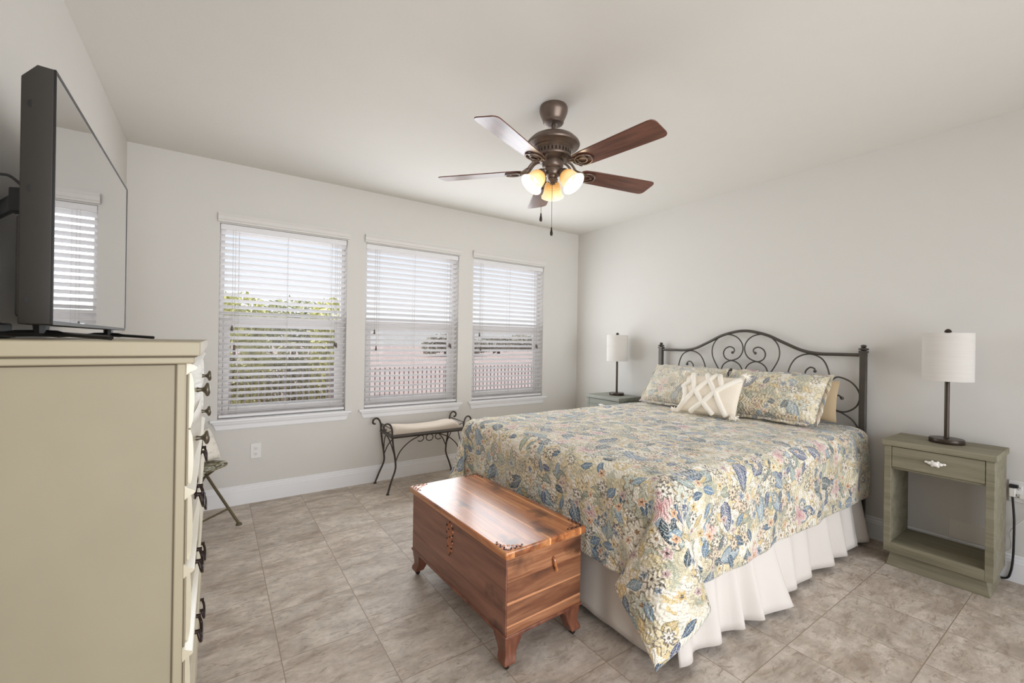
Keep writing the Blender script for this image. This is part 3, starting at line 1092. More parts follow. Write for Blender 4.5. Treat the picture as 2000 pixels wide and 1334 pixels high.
# ------------------------------------------------------------------ television
TX = -0.335
root = thing('television', 'large black flat screen television standing on the cream dresser', 'television', (-0.37, 2.04, 1.3372))
off = root.location
TY0, TY1, TZ0, TZ1 = 1.52, 2.565, 1.373, 2.003
b = MB(off)
sec = [(TX, TY0), (TX, TY1), (TX - 0.03, TY1), (TX - 0.058, TY1 - 0.03), (TX - 0.058, TY0 + 0.012), (TX - 0.03, TY0)]
def ring(z, ins=0.0):
    return [(TX, TY0 + ins, z), (TX, TY1 - ins, z), (TX - 0.03, TY1 - ins, z), (TX - 0.06, TY1 - 0.02 - ins, z), (TX - 0.06, TY0 + 0.012 + ins, z), (TX - 0.03, TY0 + ins, z)]
rg = [ring(TZ0), ring(TZ1 - 0.03), ]
b.loft(rg, caps=False)
top = [(TX, TY0, TZ1), (TX, TY1, TZ1), (TX - 0.03, TY1, TZ1), (TX - 0.06, TY1 - 0.02, TZ1 - 0.03), (TX - 0.06, TY0 + 0.012, TZ1 - 0.03), (TX - 0.03, TY0, TZ1 + 0.002)]
b.loft([ring(TZ1 - 0.03), top], caps=False)
b.add(top, [(0, 1, 2, 3, 4, 5)]); b.add(ring(TZ0), [(5, 4, 3, 2, 1, 0)])
obj('housing', b, M['tv'], root, 0.003)
b = MB(off); b.box((TX - 0.075, TY0 + 0.05, TZ0 + 0.02), (TX - 0.058, TY1 - 0.05, TZ0 + 0.27)); b.box((TX - 0.068, TY0 + 0.06, TZ0 + 0.36), (TX - 0.058, TY1 - 0.06, TZ0 + 0.52)); obj('back_cover', b, M['tv'], root, 0.006)
b = MB(off); b.box((TX - 0.002, TY0 + 0.006, TZ0 + 0.010), (TX + 0.0015, TY1 - 0.006, TZ1 - 0.008)); obj('screen', b, M['tvscreen'], root, smooth=0)
b = MB(off)
b.box((TX - 0.002, TY0 + 0.0005, TZ0), (TX + 0.003, TY0 + 0.006, TZ1)); b.box((TX - 0.002, TY1 - 0.006, TZ0), (TX + 0.003, TY1, TZ1)); b.box((TX - 0.002, TY0 + 0.006, TZ1 - 0.008), (TX + 0.003, TY1 - 0.006, TZ1)); b.box((TX - 0.002, TY0 + 0.006, TZ0), (TX + 0.003, TY1 - 0.006, TZ0 + 0.010))
obj('bezel', b, M['tvblack'], root, 0.001)
for zz in (TZ0 + 0.06, TZ0 + 0.33, TZ0 + 0.535):
    b = MB(off); b.lathe([(0.0005, 0.0), (0.009, 0.0), (0.011, 0.003), (0.0005, 0.003)], (TX - 0.036, TY0 + 0.0068, zz), (0, -1, 0), 16); obj('screw_recess', b, M['tvblack'], root)
for yy, yf in ((1.60, 1.42), (2.44, 2.29)):        # splayed stand feet
    b = MB(off)
    b.tube([(TX - 0.035, yy, TZ0 + 0.004), (TX - 0.035, yy, 1.352)], [0.016, 0.014], 8)
    b.tube(spline([(TX + 0.125, yf, 1.3435), (TX + 0.03, yy - 0.06, 1.349), (TX - 0.035, yy, 1.352), (TX - 0.10, yy - 0.06, 1.349), (TX - 0.155, yf + 0.02, 1.3435)], 5), [0.006] * 7 + [0.009] * 7 + [0.006] * 7, 6)
    obj('stand_foot', b, M['tvblack'], root)
b = MB(off)
b.obox((TX - 0.085, 1.62, 1.688), (0.012, -0.004, 0), (0, 0.02, 0), (0, 0, 0.03))
b.obox((TX - 0.14, 1.74, 1.69), (-0.048, 0.1, 0), (0.006, 0.003, 0), (0, 0, 0.022))
b.obox((-0.533, 1.85, 1.69), (0.005, 0, 0), (0, 0.045, 0), (0, 0, 0.10))
obj('wall_arm', b, M['tvblack'], root, 0.003)
b = MB(off); b.tube(spline([(TX - 0.062, 1.56, 1.715), (TX - 0.10, 1.60, 1.745), (TX - 0.16, 1.70, 1.745), (-0.526, 1.86, 1.66)], 8), 0.0035, 7); obj('cable', b, M['cable'], root)
root = thing('power_cord', 'loose black cord with a plug lying on the dresser behind the television', 'cord', (-0.45, 1.56, 1.3372))
off = root.location
b = MB(off); b.tube(spline([(-0.508, 1.36, 1.3425), (-0.506, 1.52, 1.3425), (-0.503, 1.60, 1.366), (-0.505, 1.70, 1.352), (-0.508, 1.95, 1.3425)], 8), 0.0042, 7); obj('cord', b, M['cable'], root)
b = MB(off); b.box((-0.498, 1.60, 1.3375), (-0.445, 1.70, 1.378)); obj('plug', b, M['cable'], root, 0.006)

# ------------------------------------------------------------------ folding chair with cushion
FX = Vector((0.75, -0.66, 0)).normalized(); LX = Vector((0.66, 0.75, 0)).normalized()
cc = Vector((0.154, 3.665, 0)) - FX * 0.20 - LX * 0.19
def ch(f, l, z):
    p_ = cc + FX * f + LX * l
    return (p_.x, p_.y, z)
root = thing('folding_chair', 'weathered green slatted folding chair half hidden behind the dresser', 'chair', (cc.x, cc.y, 0))
off = root.location
b = MB(off)
SZ = 0.452
for k in range(6):
    l0 = -0.19 + k * 0.0645
    dz = 0.0
    b.obox(ch(-0.045, l0 + 0.028, SZ), FX * (0.165 - (0.02 if k in (0, 5) else 0)), LX * 0.0265, (0, 0, 0.007))
obj('seat_slats', b, M['distress'], root, 0.005)
b = MB(off)
loop = []
for k in range(32):
    a_ = 2 * PI * k / 32
    ca, sa = math.cos(a_), math.sin(a_)
    e = 0.45
    loop.append(ch(-0.045 + 0.18 * math.copysign(abs(ca) ** e, ca), 0.0 + 0.205 * math.copysign(abs(sa) ** e, sa), SZ - 0.012))
b.tube(loop, 0.0085, 8, closed=True)
obj('seat_rim', b, M['distress'], root)
for l in (-0.19, 0.19):
    b = MB(off)
    b.tube(spline([ch(0.20, l, 0.012), ch(0.07, l, 0.175), ch(-0.055, l, 0.335), ch(-0.17, l, 0.49), ch(-0.235, l, 0.66), ch(-0.255, l, 0.88)], 5), 0.0095, 8)
    lg = obj('leg', b, M['olive'], root)
    b = MB(off); b.lathe([(0.0005, 0.0), (0.020, 0.0), (0.020, 0.008), (0.012, 0.016), (0.0005, 0.018)], ch(0.203, l, 0.0005), n=14); obj('foot_pad', b, M['olive'], lg)
    b = MB(off)
    l2 = l * 0.86
    b.tube([ch(-0.235, l2, 0.012), ch(-0.06, l2, 0.33), ch(0.075, l2, 0.435)], 0.0095, 8)
    lg = obj('leg', b, M['olive'], root)
    b = MB(off); b.lathe([(0.0005, 0.0), (0.018, 0.0), (0.018, 0.008), (0.0005, 0.014)], ch(-0.238, l2, 0.0005), n=14); obj('foot_pad', b, M['olive'], lg)
b = MB(off); b.tube([ch(0.12, -0.19, 0.112), ch(0.12, 0.19, 0.112)], 0.007, 8); obj('rung', b, M['olive'], root)
b = MB(off); b.tube([ch(-0.18, -0.165, 0.112), ch(-0.18, 0.165, 0.112)], 0.007, 8); obj('rung', b, M['olive'], root)
for z in (0.66, 0.75, 0.84):
    b = MB(off); b.obox(ch(-0.235 - (z - 0.66) * 0.09 + 0.016, 0, z), LX * 0.19, (0, 0, 0.028), FX * 0.006); obj('back_slat', b, M['distress'], root, 0.004)


def pillow(mb, c, ux, uz, w, h, t, n=28, exp=3.0, uv0=(0, 0), flop=0.0, pinch=0.06):
    """stuffed rectangle: ux width dir, uz height dir, thickness along their cross product; c centre"""
    c, ux, uz = Vector(c), Vector(ux).normalized(), Vector(uz).normalized()
    nn = ux.cross(uz).normalized()
    for side in (1, -1):
        P, U = [], []
        for i in range(n + 1):
            v = -1 + 2 * i / n
            row, ur = [], []
            for j in range(n + 1):
                u = -1 + 2 * j / n
                bulge = max(0.0, (1 - abs(u) ** exp) * (1 - abs(v) ** exp)) ** 0.55
                cu = u * (1 - pinch * (1 - abs(u)) * 0 - pinch * (1 - v * v) * abs(u) ** 6 * 0.6)
                cv = v * (1 - pinch * (1 - u * u) * abs(v) ** 6)
                sag = -flop * (1 + v) * 0.5
                p_ = c + ux * (cu * w / 2) + uz * (cv * h / 2) + nn * (side * bulge * t / 2 + sag)
                row.append(p_)
                ur.append((uv0[0] + (u + 1) * w / 2 + (0.0 if side > 0 else 3.0), uv0[1] + (v + 1) * h / 2))
            P.append(row); U.append(ur)
        mb.grid(P, U, flip=(side < 0))


def m_script():
    b = NB('printed_canvas')
    c = b.coord()
    n = b.noise(b.mapping(c, (22, 22, 60)), 1.0, 2, 0.5, dist=1.0)
    ln = b.math('LESS_THAN', b.math('ABSOLUTE', b.math('SUBTRACT', n, 0.5)), 0.012)
    z = b.sep(c)[2]
    band = b.math('GREATER_THAN', b.math('SINE', b.math('MULTIPLY', z, 130.0)), 0.2)
    col = b.mix(b.math('MULTIPLY', b.math('MULTIPLY', ln, band), 0.6), lin(232, 226, 214), lin(128, 108, 104))
    b.bsdf(col, 0.95, 0, b.bump(b.noise(c, 300, 2), 0.15, 0.002), 0.1)
    return b.m


M['script'] = m_script()
b = MB()
pcx = cc + FX * 0.0 + LX * 0.045
pillow(b, (0, 0, 0), LX, (-FX.x * 0.42, -FX.y * 0.42, 0.91), 0.30, 0.235, 0.10)
o = obj('cushion', b, M['script'], None, smooth=60)
o.location = (pcx.x, pcx.y, SZ + 0.128)
tag(o, 'small off-white printed cushion propped on the weathered folding chair', 'cushion')

# ------------------------------------------------------------------ wrought iron bench
root = thing('bench', 'scrolled wrought iron bench with beige cushion under the middle window', 'bench', (1.65, 3.88, 0))
off = root.location
X0, X1, Y0, Y1, BZ = 1.295, 2.0, 3.72, 4.035, 0.492
b = MB(off)
for (p, q) in (((X0, Y0), (X1, Y0)), ((X0, Y1), (X1, Y1)), ((X0, Y0), (X0, Y1)), ((X1, Y0), (X1, Y1))):
    b.tube([(p[0], p[1], BZ), (q[0], q[1], BZ)], 0.0115, 4)
obj('seat_frame', b, M['iron'], root)
for (x, sx) in ((X0, -1), (X1, 1)):
    for (y, sy) in ((Y0, -1), (Y1, 1)):
        b = MB(off)
        fy = sy * 0.03 if sy < 0 else 0.018
        pts = [(x + sx * 0.045, y + fy, 0.006), (x + sx * 0.01, y + fy * 0.4, 0.10), (x - sx * 0.03, y, 0.20), (x - sx * 0.03, y, 0.275), (x - sx * 0.012, y, 0.39), (x, y, BZ), (x + sx * 0.004, y, 0.555),
               (x + sx * 0.022, y, 0.60), (x + sx * 0.05, y, 0.614), (x + sx * 0.076, y, 0.595), (x + sx * 0.074, y, 0.568), (x + sx * 0.053, y, 0.561)]
        b.tube(spline(pts, 6), 0.0085, 8)
        b.lathe([(0.0005, 0), (0.016, 0), (0.014, 0.006), (0.009, 0.012)], (pts[0][0], pts[0][1], 0.0005), n=12)
        obj('leg', b, M['iron'], root)
for y in (Y0, Y1):
    b = MB(off)
    b.tube(spline([(X0 + 0.03, y, 0.268), (X0 + 0.075, y, 0.36), (X0 + 0.16, y, 0.435), (X0 + 0.26, y, 0.478)], 6), 0.0052, 7)
    b.tube(spline([(X1 - 0.03, y, 0.268), (X1 - 0.075, y, 0.36), (X1 - 0.16, y, 0.435), (X1 - 0.26, y, 0.478)], 6), 0.0052, 7)
    xm = (X0 + X1) / 2
    for s_ in (-1, 1):
        b.tube(spline([(xm + s_ * 0.115, y, 0.432), (xm + s_ * 0.085, y, 0.425), (xm + s_ * 0.06, y, 0.443), (xm + s_ * 0.062, y, 0.468), (xm + s_ * 0.085, y, 0.48)], 6), 0.0045, 7)
    b.tube([(xm + 0.034 * math.cos(2 * PI * k / 24), y, 0.452 + 0.03 * math.sin(2 * PI * k / 24)) for k in range(24)], 0.0045, 7, closed=True)
    obj('scroll_apron', b, M['iron'], root)
for x, s_ in ((X0, 1), (X1, -1)):
    b = MB(off)
    b.tube(spline([(x + s_ * 0.028, Y0 + 0.002, 0.30), (x + s_ * 0.01, Y0 + 0.07, 0.42), (x, (Y0 + Y1) / 2, 0.478), (x + s_ * 0.01, Y1 - 0.07, 0.42), (x + s_ * 0.028, Y1 - 0.002, 0.30)], 6), 0.005, 7)
    b.tube([(x - s_ * 0.003, Y0, 0.562), (x - s_ * 0.003, Y1, 0.562)], 0.006, 7)
    ym = (Y0 + Y1) / 2
    b.tube(spline([(x, Y0, 0.555), (x, ym, 0.505), (x, Y1, 0.555)], 6), 0.004, 6)
    obj('side_rail', b, M['iron'], root)
b = MB(off)
n = 26
for side in (0, 1):
    P = []
    for i in range(n + 1):
        v = i / n
        row = []
        for j in range(n + 1):
            u = j / n
            x = X0 + 0.008 + u * (X1 - X0 - 0.016); y = Y0 + 0.012 + v * (Y1 - Y0 - 0.024)
            ed = max(0.0, (1 - abs(2 * u - 1) ** 8) * (1 - abs(2 * v - 1) ** 5)) ** 0.5
            crown = 0.045 * (abs(2 * u - 1) ** 2) * math.sin(PI * min(max(v, 0.0), 1)) ** 0.4
            row.append((x, y, (0.545 + crown) * ed + (0.507) * (1 - ed) if side else 0.5045))
        P.append(row)
    b.grid(P, flip=(side == 0))
obj('cushion', b, M['linen'], root, smooth=70)

# ------------------------------------------------------------------ cedar chest
CRZ = math.radians(1.75)
root = thing('cedar_chest', 'reddish cedar blanket chest with copper corner mounts at the foot of the bed', 'chest', (1.18, 1.913, 0), CRZ)
hx, hy = 0.2125, 0.464
b = MB(); b.box((-hx, -hy, 0.145), (hx, hy, 0.468))
body = obj('body', b, M['cedar_front'], root, 0.003)
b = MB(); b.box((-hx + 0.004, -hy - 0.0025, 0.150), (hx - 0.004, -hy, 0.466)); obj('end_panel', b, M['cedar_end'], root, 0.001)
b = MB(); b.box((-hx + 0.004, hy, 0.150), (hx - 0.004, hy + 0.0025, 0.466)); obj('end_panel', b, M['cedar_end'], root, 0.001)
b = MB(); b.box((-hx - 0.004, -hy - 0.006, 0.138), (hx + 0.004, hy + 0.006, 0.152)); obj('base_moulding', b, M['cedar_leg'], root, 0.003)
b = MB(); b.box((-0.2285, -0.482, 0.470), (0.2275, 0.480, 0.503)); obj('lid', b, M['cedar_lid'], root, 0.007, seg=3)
for sx in (-1, 1):
    for sy in (-1, 1):
        b = MB()
        rings = []
        for (z, cx_, s_) in ((0.140, 0.0, 0.046), (0.118, 0.002, 0.042), (0.09, 0.006, 0.034), (0.065, 0.010, 0.028), (0.045, 0.018, 0.029), (0.030, 0.022, 0.027), (0.026, 0.022, 0.022)):
            x = sx * (hx - 0.046 + cx_); y = sy * (hy - 0.046 + cx_)
            rings.append([(x - s_, y - s_, z), (x + s_, y - s_, z), (x + s_, y + s_, z), (x - s_, y + s_, z)])
        b.loft(rings)
        # shaped wings along the two sides
        xo, yo = sx * (hx - 0.004), sy * (hy - 0.004)
        wing = [(0.0, 0.139), (0.088, 0.139), (0.076, 0.128), (0.058, 0.118), (0.048, 0.10), (0.038, 0.074), (0.0, 0.062)]
        b.prism([(sx * (hx - 0.03) - sx * u, z) for u, z in wing], sy * (hy - 0.028), sy * (hy - 0.008), axis=1)
        b.prism([(sy * (hy - 0.03) - sy * u, z) for u, z in wing], sx * (hx - 0.028), sx * (hx - 0.008), axis=0)
        lg = obj('leg', b, M['cedar_leg'], root, 0.004)
        b = MB()
        x, y = sx * (hx - 0.024), sy * (hy - 0.024)
        b.lathe([(0.0005, -0.008), (0.0115, -0.008), (0.0125, -0.005), (0.0125, 0.005), (0.0115, 0.008), (0.0005, 0.008)], (x, y, 0.013), (0, 1, 0), 16)
        b.tube([(x, y, 0.015), (x, y, 0.03)], 0.007, 8)
        obj('caster', b, M['stud'], lg)
        # copper corner mount on the lid: scalloped L with dark studs
        b = MB(); st = MB()
        ox, oy = sx * 0.212, sy * 0.465
        zt = 0.503
        for k in range(6):
            b.lathe([(0.0005, 0.0012), (0.0095, 0.0012), (0.0105, -0.0004)], (ox - sx * 0.014 * k, oy, zt), n=12)
            b.lathe([(0.0005, 0.0012), (0.0095, 0.0012), (0.0105, -0.0004)], (ox, oy - sy * 0.014 * k, zt), n=12)
        for k in range(4):
            b.lathe([(0.0005, 0.0012), (0.007, 0.0012), (0.0078, -0.0004)], (ox - sx * (0.014 + 0.016 * k), oy - sy * (0.014 + 0.016 * (3 - k) * 0.6), zt), n=10)
        for k in range(0, 7):
            for (px_, py_) in (((ox - sx * 0.0135 * k), oy + sy * (0.004 if k % 2 else -0.006)), (ox + sx * (0.004 if k % 2 else -0.006), (oy - sy * 0.0135 * k))):
                st.ball((px_, py_, zt + 0.0012), 0.0042, 8, (1, 1, 0.6))
        cm = obj('corner_mount', b, M['copper'], root)
        obj('stud', st, M['stud'], cm)
# latch plate on the front face
b = MB(); st = MB()
yl, zl = -0.035 + 0.05, 0.36
xf = -hx - 0.0005
for (dy, dz, r_) in ((0, 0.075, 0.020), (-0.016, 0.05, 0.018), (0.016, 0.05, 0.018), (0, 0.02, 0.022), (-0.014, -0.005, 0.016), (0.014, -0.005, 0.016), (0, -0.03, 0.018), (0, -0.06, 0.013), (0.012, -0.045, 0.011), (-0.012, -0.045, 0.011)):
    b.lathe([(r_, -0.0005), (r_ * 0.96, 0.0022), (0.0005, 0.0024)], (xf, yl + dy, zl + dz), (-1, 0, 0), 16)
for (dy, dz) in ((-0.03, 0.07), (0.03, 0.07), (-0.03, 0.035), (0.03, 0.035), (0, 0.092), (-0.025, 0.005), (0.025, 0.005), (-0.016, -0.03), (0.016, -0.03), (0, -0.068), (-0.01, -0.055), (0.01, 0.055), (0, 0.02)):
    st.ball((xf - 0.002, yl + dy, zl + dz), 0.0052, 8, (0.6, 1, 1))
lp = obj('latch_plate', b, M['copper'], root)
obj('stud', st, M['stud'], lp)
b = MB()      # turned end handle bracket
b.tube(spline([(-0.012 + 0.05, -hy - 0.003, 0.405), (-0.012 + 0.05, -hy - 0.012, 0.398), (-0.008 + 0.05, -hy - 0.014, 0.375), (0.002 + 0.05, -hy - 0.012, 0.352), (0.002 + 0.05, -hy - 0.003, 0.345)], 5), 0.0075, 8)
obj('end_handle', b, M['cedar_lid'], root)

# ------------------------------------------------------------------ nightstands and lamps
def nightstand(name, label, y0, y1, mat, mat_in):
    xf, xb = 3.45, 3.804
    root = thing(name, label, 'nightstand', ((xf + xb) / 2, (y0 + y1) / 2, 0), 0)
    off = root.location
    b = MB(off)
    b.box((xf, y0, 0.088), (xb, y0 + 0.034, 0.742)); b.box((xf, y1 - 0.034, 0.088), (xb, y1, 0.742))
    b.box((xf, y0 + 0.034, 0.088), (xb, y1 - 0.034, 0.148))
    b.box((xf + 0.012, y0 + 0.034, 0.600), (xb, y1 - 0.034, 0.612))
    obj('body', b, mat, root, 0.002)
    b = MB(off); b.box((xf - 0.012, y0 - 0.010, 0.742), (xb + 0.004, y1 + 0.010, 0.777)); obj('top', b, mat, root, 0.004)
    b = MB(off)
    b.loft([[(xf + 0.012, y0 + 0.012, 0), (xb - 0.01, y0 + 0.012, 0), (xb - 0.01, y1 - 0.012, 0), (xf + 0.012, y1 - 0.012, 0)], [(xf + 0.024, y0 + 0.03, 0.088), (xb - 0.02, y0 + 0.03, 0.088), (xb - 0.02, y1 - 0.03, 0.088), (xf + 0.024, y1 - 0.03, 0.088)]])
    obj('plinth', b, mat, root, 0.002)
    b = MB(off); b.box((xf + 0.002, y0 + 0.036, 0.614), (xf + 0.30, y1 - 0.036, 0.738)); dr = obj('drawer', b, mat, root, 0.002)
    b = MB(off)
    ym, zm = (y0 + y1) / 2, 0.677
    xk = xf - 0.012
    b.ball((xk, ym, zm), 0.016, 12, (0.7, 1.2, 0.9))
    b.tube([(xf + 0.003, ym, zm), (xk, ym, zm)], 0.006, 8)
    for s_ in (-1, 1):
        b.ball((xk + 0.002, ym + s_ * 0.022, zm + 0.002), 0.011, 10, (0.7, 1.2, 0.9)); b.ball((xk + 0.003, ym + s_ * 0.037, zm + 0.005), 0.008, 10, (0.7, 1.3, 0.8)); b.ball((xk + 0.003, ym + s_ * 0.012, zm - 0.010), 0.008, 10); b.ball((xk + 0.004, ym + s_ * 0.012, zm + 0.012), 0.007, 10)
    obj('drawer_pull', b, M['porcelain'], dr, smooth=60)
    return root


nightstand('nightstand', 'grey-green nightstand in front on the right, open below its drawer', 0.43, 0.895, M['greywood'], M['greywood'])
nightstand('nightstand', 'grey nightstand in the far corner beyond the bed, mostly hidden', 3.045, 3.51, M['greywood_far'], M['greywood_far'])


def lamp(label, x, y):
    z0 = 0.7775
    root = thing('table_lamp', label, 'lamp', (x, y, z0), 0)
    off = root.location
    b = MB(off); b.lathe([(0.0005, 0), (0.078, 0), (0.080, 0.004), (0.080, 0.022), (0.077, 0.027), (0.02, 0.029), (0.0005, 0.029)], (x, y, z0), n=40); obj('base', b, M['lampbase'], root)
    b = MB(off); b.lathe([(0.016, 0.028), (0.0115, 0.034), (0.0115, 0.40), (0.009, 0.41), (0.009, 0.44), (0.017, 0.445), (0.017, 0.50), (0.0005, 0.50)], (x, y, z0), n=20); obj('pole', b, M['lampbase'], root)
    b = MB(off)
    ri, ro = 0.1125, 0.114
    b.lathe([(ro, 0.375), (ro, 0.662), (ri, 0.662), (ri, 0.375), (ro, 0.375)], (x, y, z0), n=56); sh = obj('lamp_shade', b, M['lampshade'], root, smooth=40)
    b = MB(off)
    for k in range(3):
        a_ = 2 * PI * k / 3
        b.tube([(x, y, z0 + 0.655), (x + ri * math.cos(a_), y + ri * math.sin(a_), z0 + 0.655)], 0.0018, 6)
    b.tube([(x + 0.02 * math.cos(t_), y, z0 + 0.5 + 0.16 * 1) for t_ in (0, PI)], 0.0015, 6)
    for s_ in (-1, 1):
        b.tube(spline([(x + s_ * 0.016, y, z0 + 0.45), (x + s_ * 0.05, y, z0 + 0.53), (x + s_ * 0.03, y, z0 + 0.62), (x, y, z0 + 0.655)], 5), 0.0018, 6)
    obj('harp', b, M['lampbase'], sh)
    b = MB(off); b.lathe([(0.004, 0.650), (0.006, 0.664), (0.016, 0.668), (0.017, 0.674), (0.012, 0.683), (0.006, 0.688), (0.0005, 0.689)], (x, y, z0), n=18); obj('finial', b, M['lampbase'], root)
    return root


lamp('white drum table lamp on the right-hand nightstand, closest to the viewer', 3.655, 0.655)
lamp('white drum table lamp on the far corner nightstand beyond the bed', 3.665, 3.27)

# cord from the right outlet
root = thing('lamp_cord', 'black plug and cord hanging from the outlet beside the right-hand nightstand', 'cord', (R - 0.02, 0.41, 0.0))
off = root.location
b = MB(off); b.tube(spline([(R - 0.026, 0.408, 0.505), (R - 0.026, 0.404, 0.44), (R - 0.026, 0.400, 0.36), (R - 0.026, 0.400, 0.25), (R - 0.026, 0.402, 0.15), (R - 0.025, 0.410, 0.06), (R - 0.0235, 0.43, 0.012), (R - 0.0225, 0.50, 0.0058)], 8), 0.0052, 8); obj('cord', b, M['cable'], root)
b = MB(off); b.box((R - 0.040, 0.385, 0.548), (R - 0.0118, 0.42, 0.566)); obj('plug', b, M['cable'], root, 0.003)
b = MB(off); b.box((R - 0.036, 0.396, 0.495), (R - 0.0118, 0.422, 0.546)); obj('adapter', b, M['white_cable'], root, 0.004)
root = thing('charger_cord', 'thin white cord looping from the outlet beside the right-hand nightstand', 'cord', (R - 0.02, 0.38, 0.0))
off = root.location
b = MB(off); b.tube(spline([(R - 0.013, 0.372, 0.50), (R - 0.016, 0.345, 0.46), (R - 0.016, 0.33, 0.43), (R - 0.016, 0.365, 0.37), (R - 0.016, 0.415, 0.29), (R - 0.018, 0.412, 0.20), (R - 0.022, 0.44, 0.158), (R - 0.024, 0.5, 0.156)], 8), 0.0022, 7); obj('cord', b, M['white_cable'], root)
b = MB(off); b.box((R - 0.03, 0.358, 0.49), (R - 0.0118, 0.382, 0.514)); obj('plug', b, M['white_cable'], root, 0.003)

# ------------------------------------------------------------------ bed
YA, YB = 1.105, 2.789
YM = (YA + YB) / 2
HX = 3.787
root = thing('bed', 'wide bed with a scrolled dark iron headboard against the right wall', 'bed', (2.66, YM, 0))
off = root.location
for y in (YA, YB):
    b = MB(off)
    b.box((HX - 0.019, y - 0.019, 0.0), (HX + 0.019, y + 0.019, 1.318))
    ps = obj('headboard_post', b, M['bed_iron'], root, 0.003)
    b = MB(off)
    b.box((HX - 0.023, y - 0.023, 1.306), (HX + 0.023, y + 0.023, 1.322))
    b.lathe([(0.012, 1.322), (0.030, 1.330), (0.031, 1.337), (0.016, 1.343), (0.012, 1.348), (0.018, 1.353), (0.015, 1.362), (0.0005, 1.366)], (HX, y, 0), n=20)
    obj('finial', b, M['bed_iron'], ps)
arch = [(YB - 0.02, 1.292), (2.62, 1.292), (2.506, 1.294), (2.398, 1.316), (2.269, 1.374), (2.146, 1.433), (2.03, 1.465), (YM, 1.474)]
arch = arch + [(2 * YM - y, z) for y, z in reversed(arch[:-1])]
b = MB(off); b.tube(spline([(HX, y, z) for y, z in arch], 6), 0.0125, 10); obj('top_rail', b, M['bed_iron'], root)
b = MB(off); b.tube([(HX, YA + 0.019, 0.60), (HX, YB - 0.019, 0.60)], 0.0125, 8); obj('lower_rail', b, M['bed_iron'], root)
big = [(2.02, 0.90), (2.10, 1.03), (2.173, 1.132), (2.232, 1.25), (2.225, 1.35), (2.165, 1.42), (2.085, 1.443), (2.01, 1.42), (1.963, 1.365), (1.956, 1.30), (1.99, 1.24), (2.06, 1.212), (2.11, 1.232), (2.127, 1.275), (2.11, 1.315), (2.07, 1.334), (2.035, 1.32), (2.03, 1.295), (2.045, 1.283)]
small = [(2.03, 0.62), (2.12, 0.85), (2.147, 1.0), (2.146, 1.12), (2.12, 1.18), (2.055, 1.211), (1.99, 1.185), (1.958, 1.125), (1.98, 1.07), (2.03, 1.045), (2.075, 1.07), (2.08, 1.11), (2.055, 1.13)]
side = [(2.60, 0.98), (2.59, 1.06), (2.577, 1.17), (2.535, 1.255), (2.45, 1.289), (2.36, 1.255), (2.31, 1.17), (2.305, 1.09), (2.35, 1.02), (2.41, 1.03), (2.43, 1.10), (2.425, 1.15), (2.455, 1.185), (2.485, 1.178), (2.49, 1.158)]
low = [(2.60, 1.10), (2.64, 1.125), (2.71, 1.10), (2.755, 1.05), (2.772, 0.99), (2.75, 0.92), (2.69, 0.875), (2.63, 0.88), (2.595, 0.92), (2.60, 0.965), (2.64, 0.99), (2.665, 0.972)]
low2 = [(2.60, 0.875), (2.66, 0.866), (2.73, 0.82), (2.768, 0.75), (2.765, 0.68), (2.73, 0.635), (2.68, 0.64), (2.66, 0.68), (2.68, 0.71)]
for pts in (big, small, side, low, low2):
    for mir in (0, 1):
        b = MB(off)
        q = [(HX, (2 * YM - y) if mir else y, z) for y, z in pts]
        b.tube(spline(q, 6), 0.0058, 8)
        b.ball(q[-1], 0.0125, 10)
        obj('headboard_scroll', b, M['bed_iron'], root)
b = MB(off)
b.box((1.56, YA + 0.03, 0.20), (3.76, YA + 0.07, 0.26)); b.box((1.56, YB - 0.07, 0.20), (3.76, YB - 0.03, 0.26)); b.box((1.56, YA + 0.07, 0.20), (1.60, YB - 0.07, 0.26)); b.box((3.72, YA + 0.07, 0.20), (3.76, YB - 0.07, 0.26))
obj('frame_rail', b, M['black'], root)
for x in (1.585, 3.70):
    for y in (YA + 0.05, YM, YB - 0.05):
        b = MB(off); b.box((x - 0.024, y - 0.024, 0), (x + 0.024, y + 0.024, 0.20)); obj('leg', b, M['black'], root, 0.003)
b = MB(off); b.box((1.555, YA + 0.005, 0.26), (3.765, YB - 0.005, 0.46)); obj('box_spring', b, M['mattress'], root, 0.02)
b = MB(off); b.box((1.56, YA + 0.01, 0.46), (3.765, YB - 0.01, 0.755)); obj('mattress', b, M['mattress'], root, 0.045, seg=4)

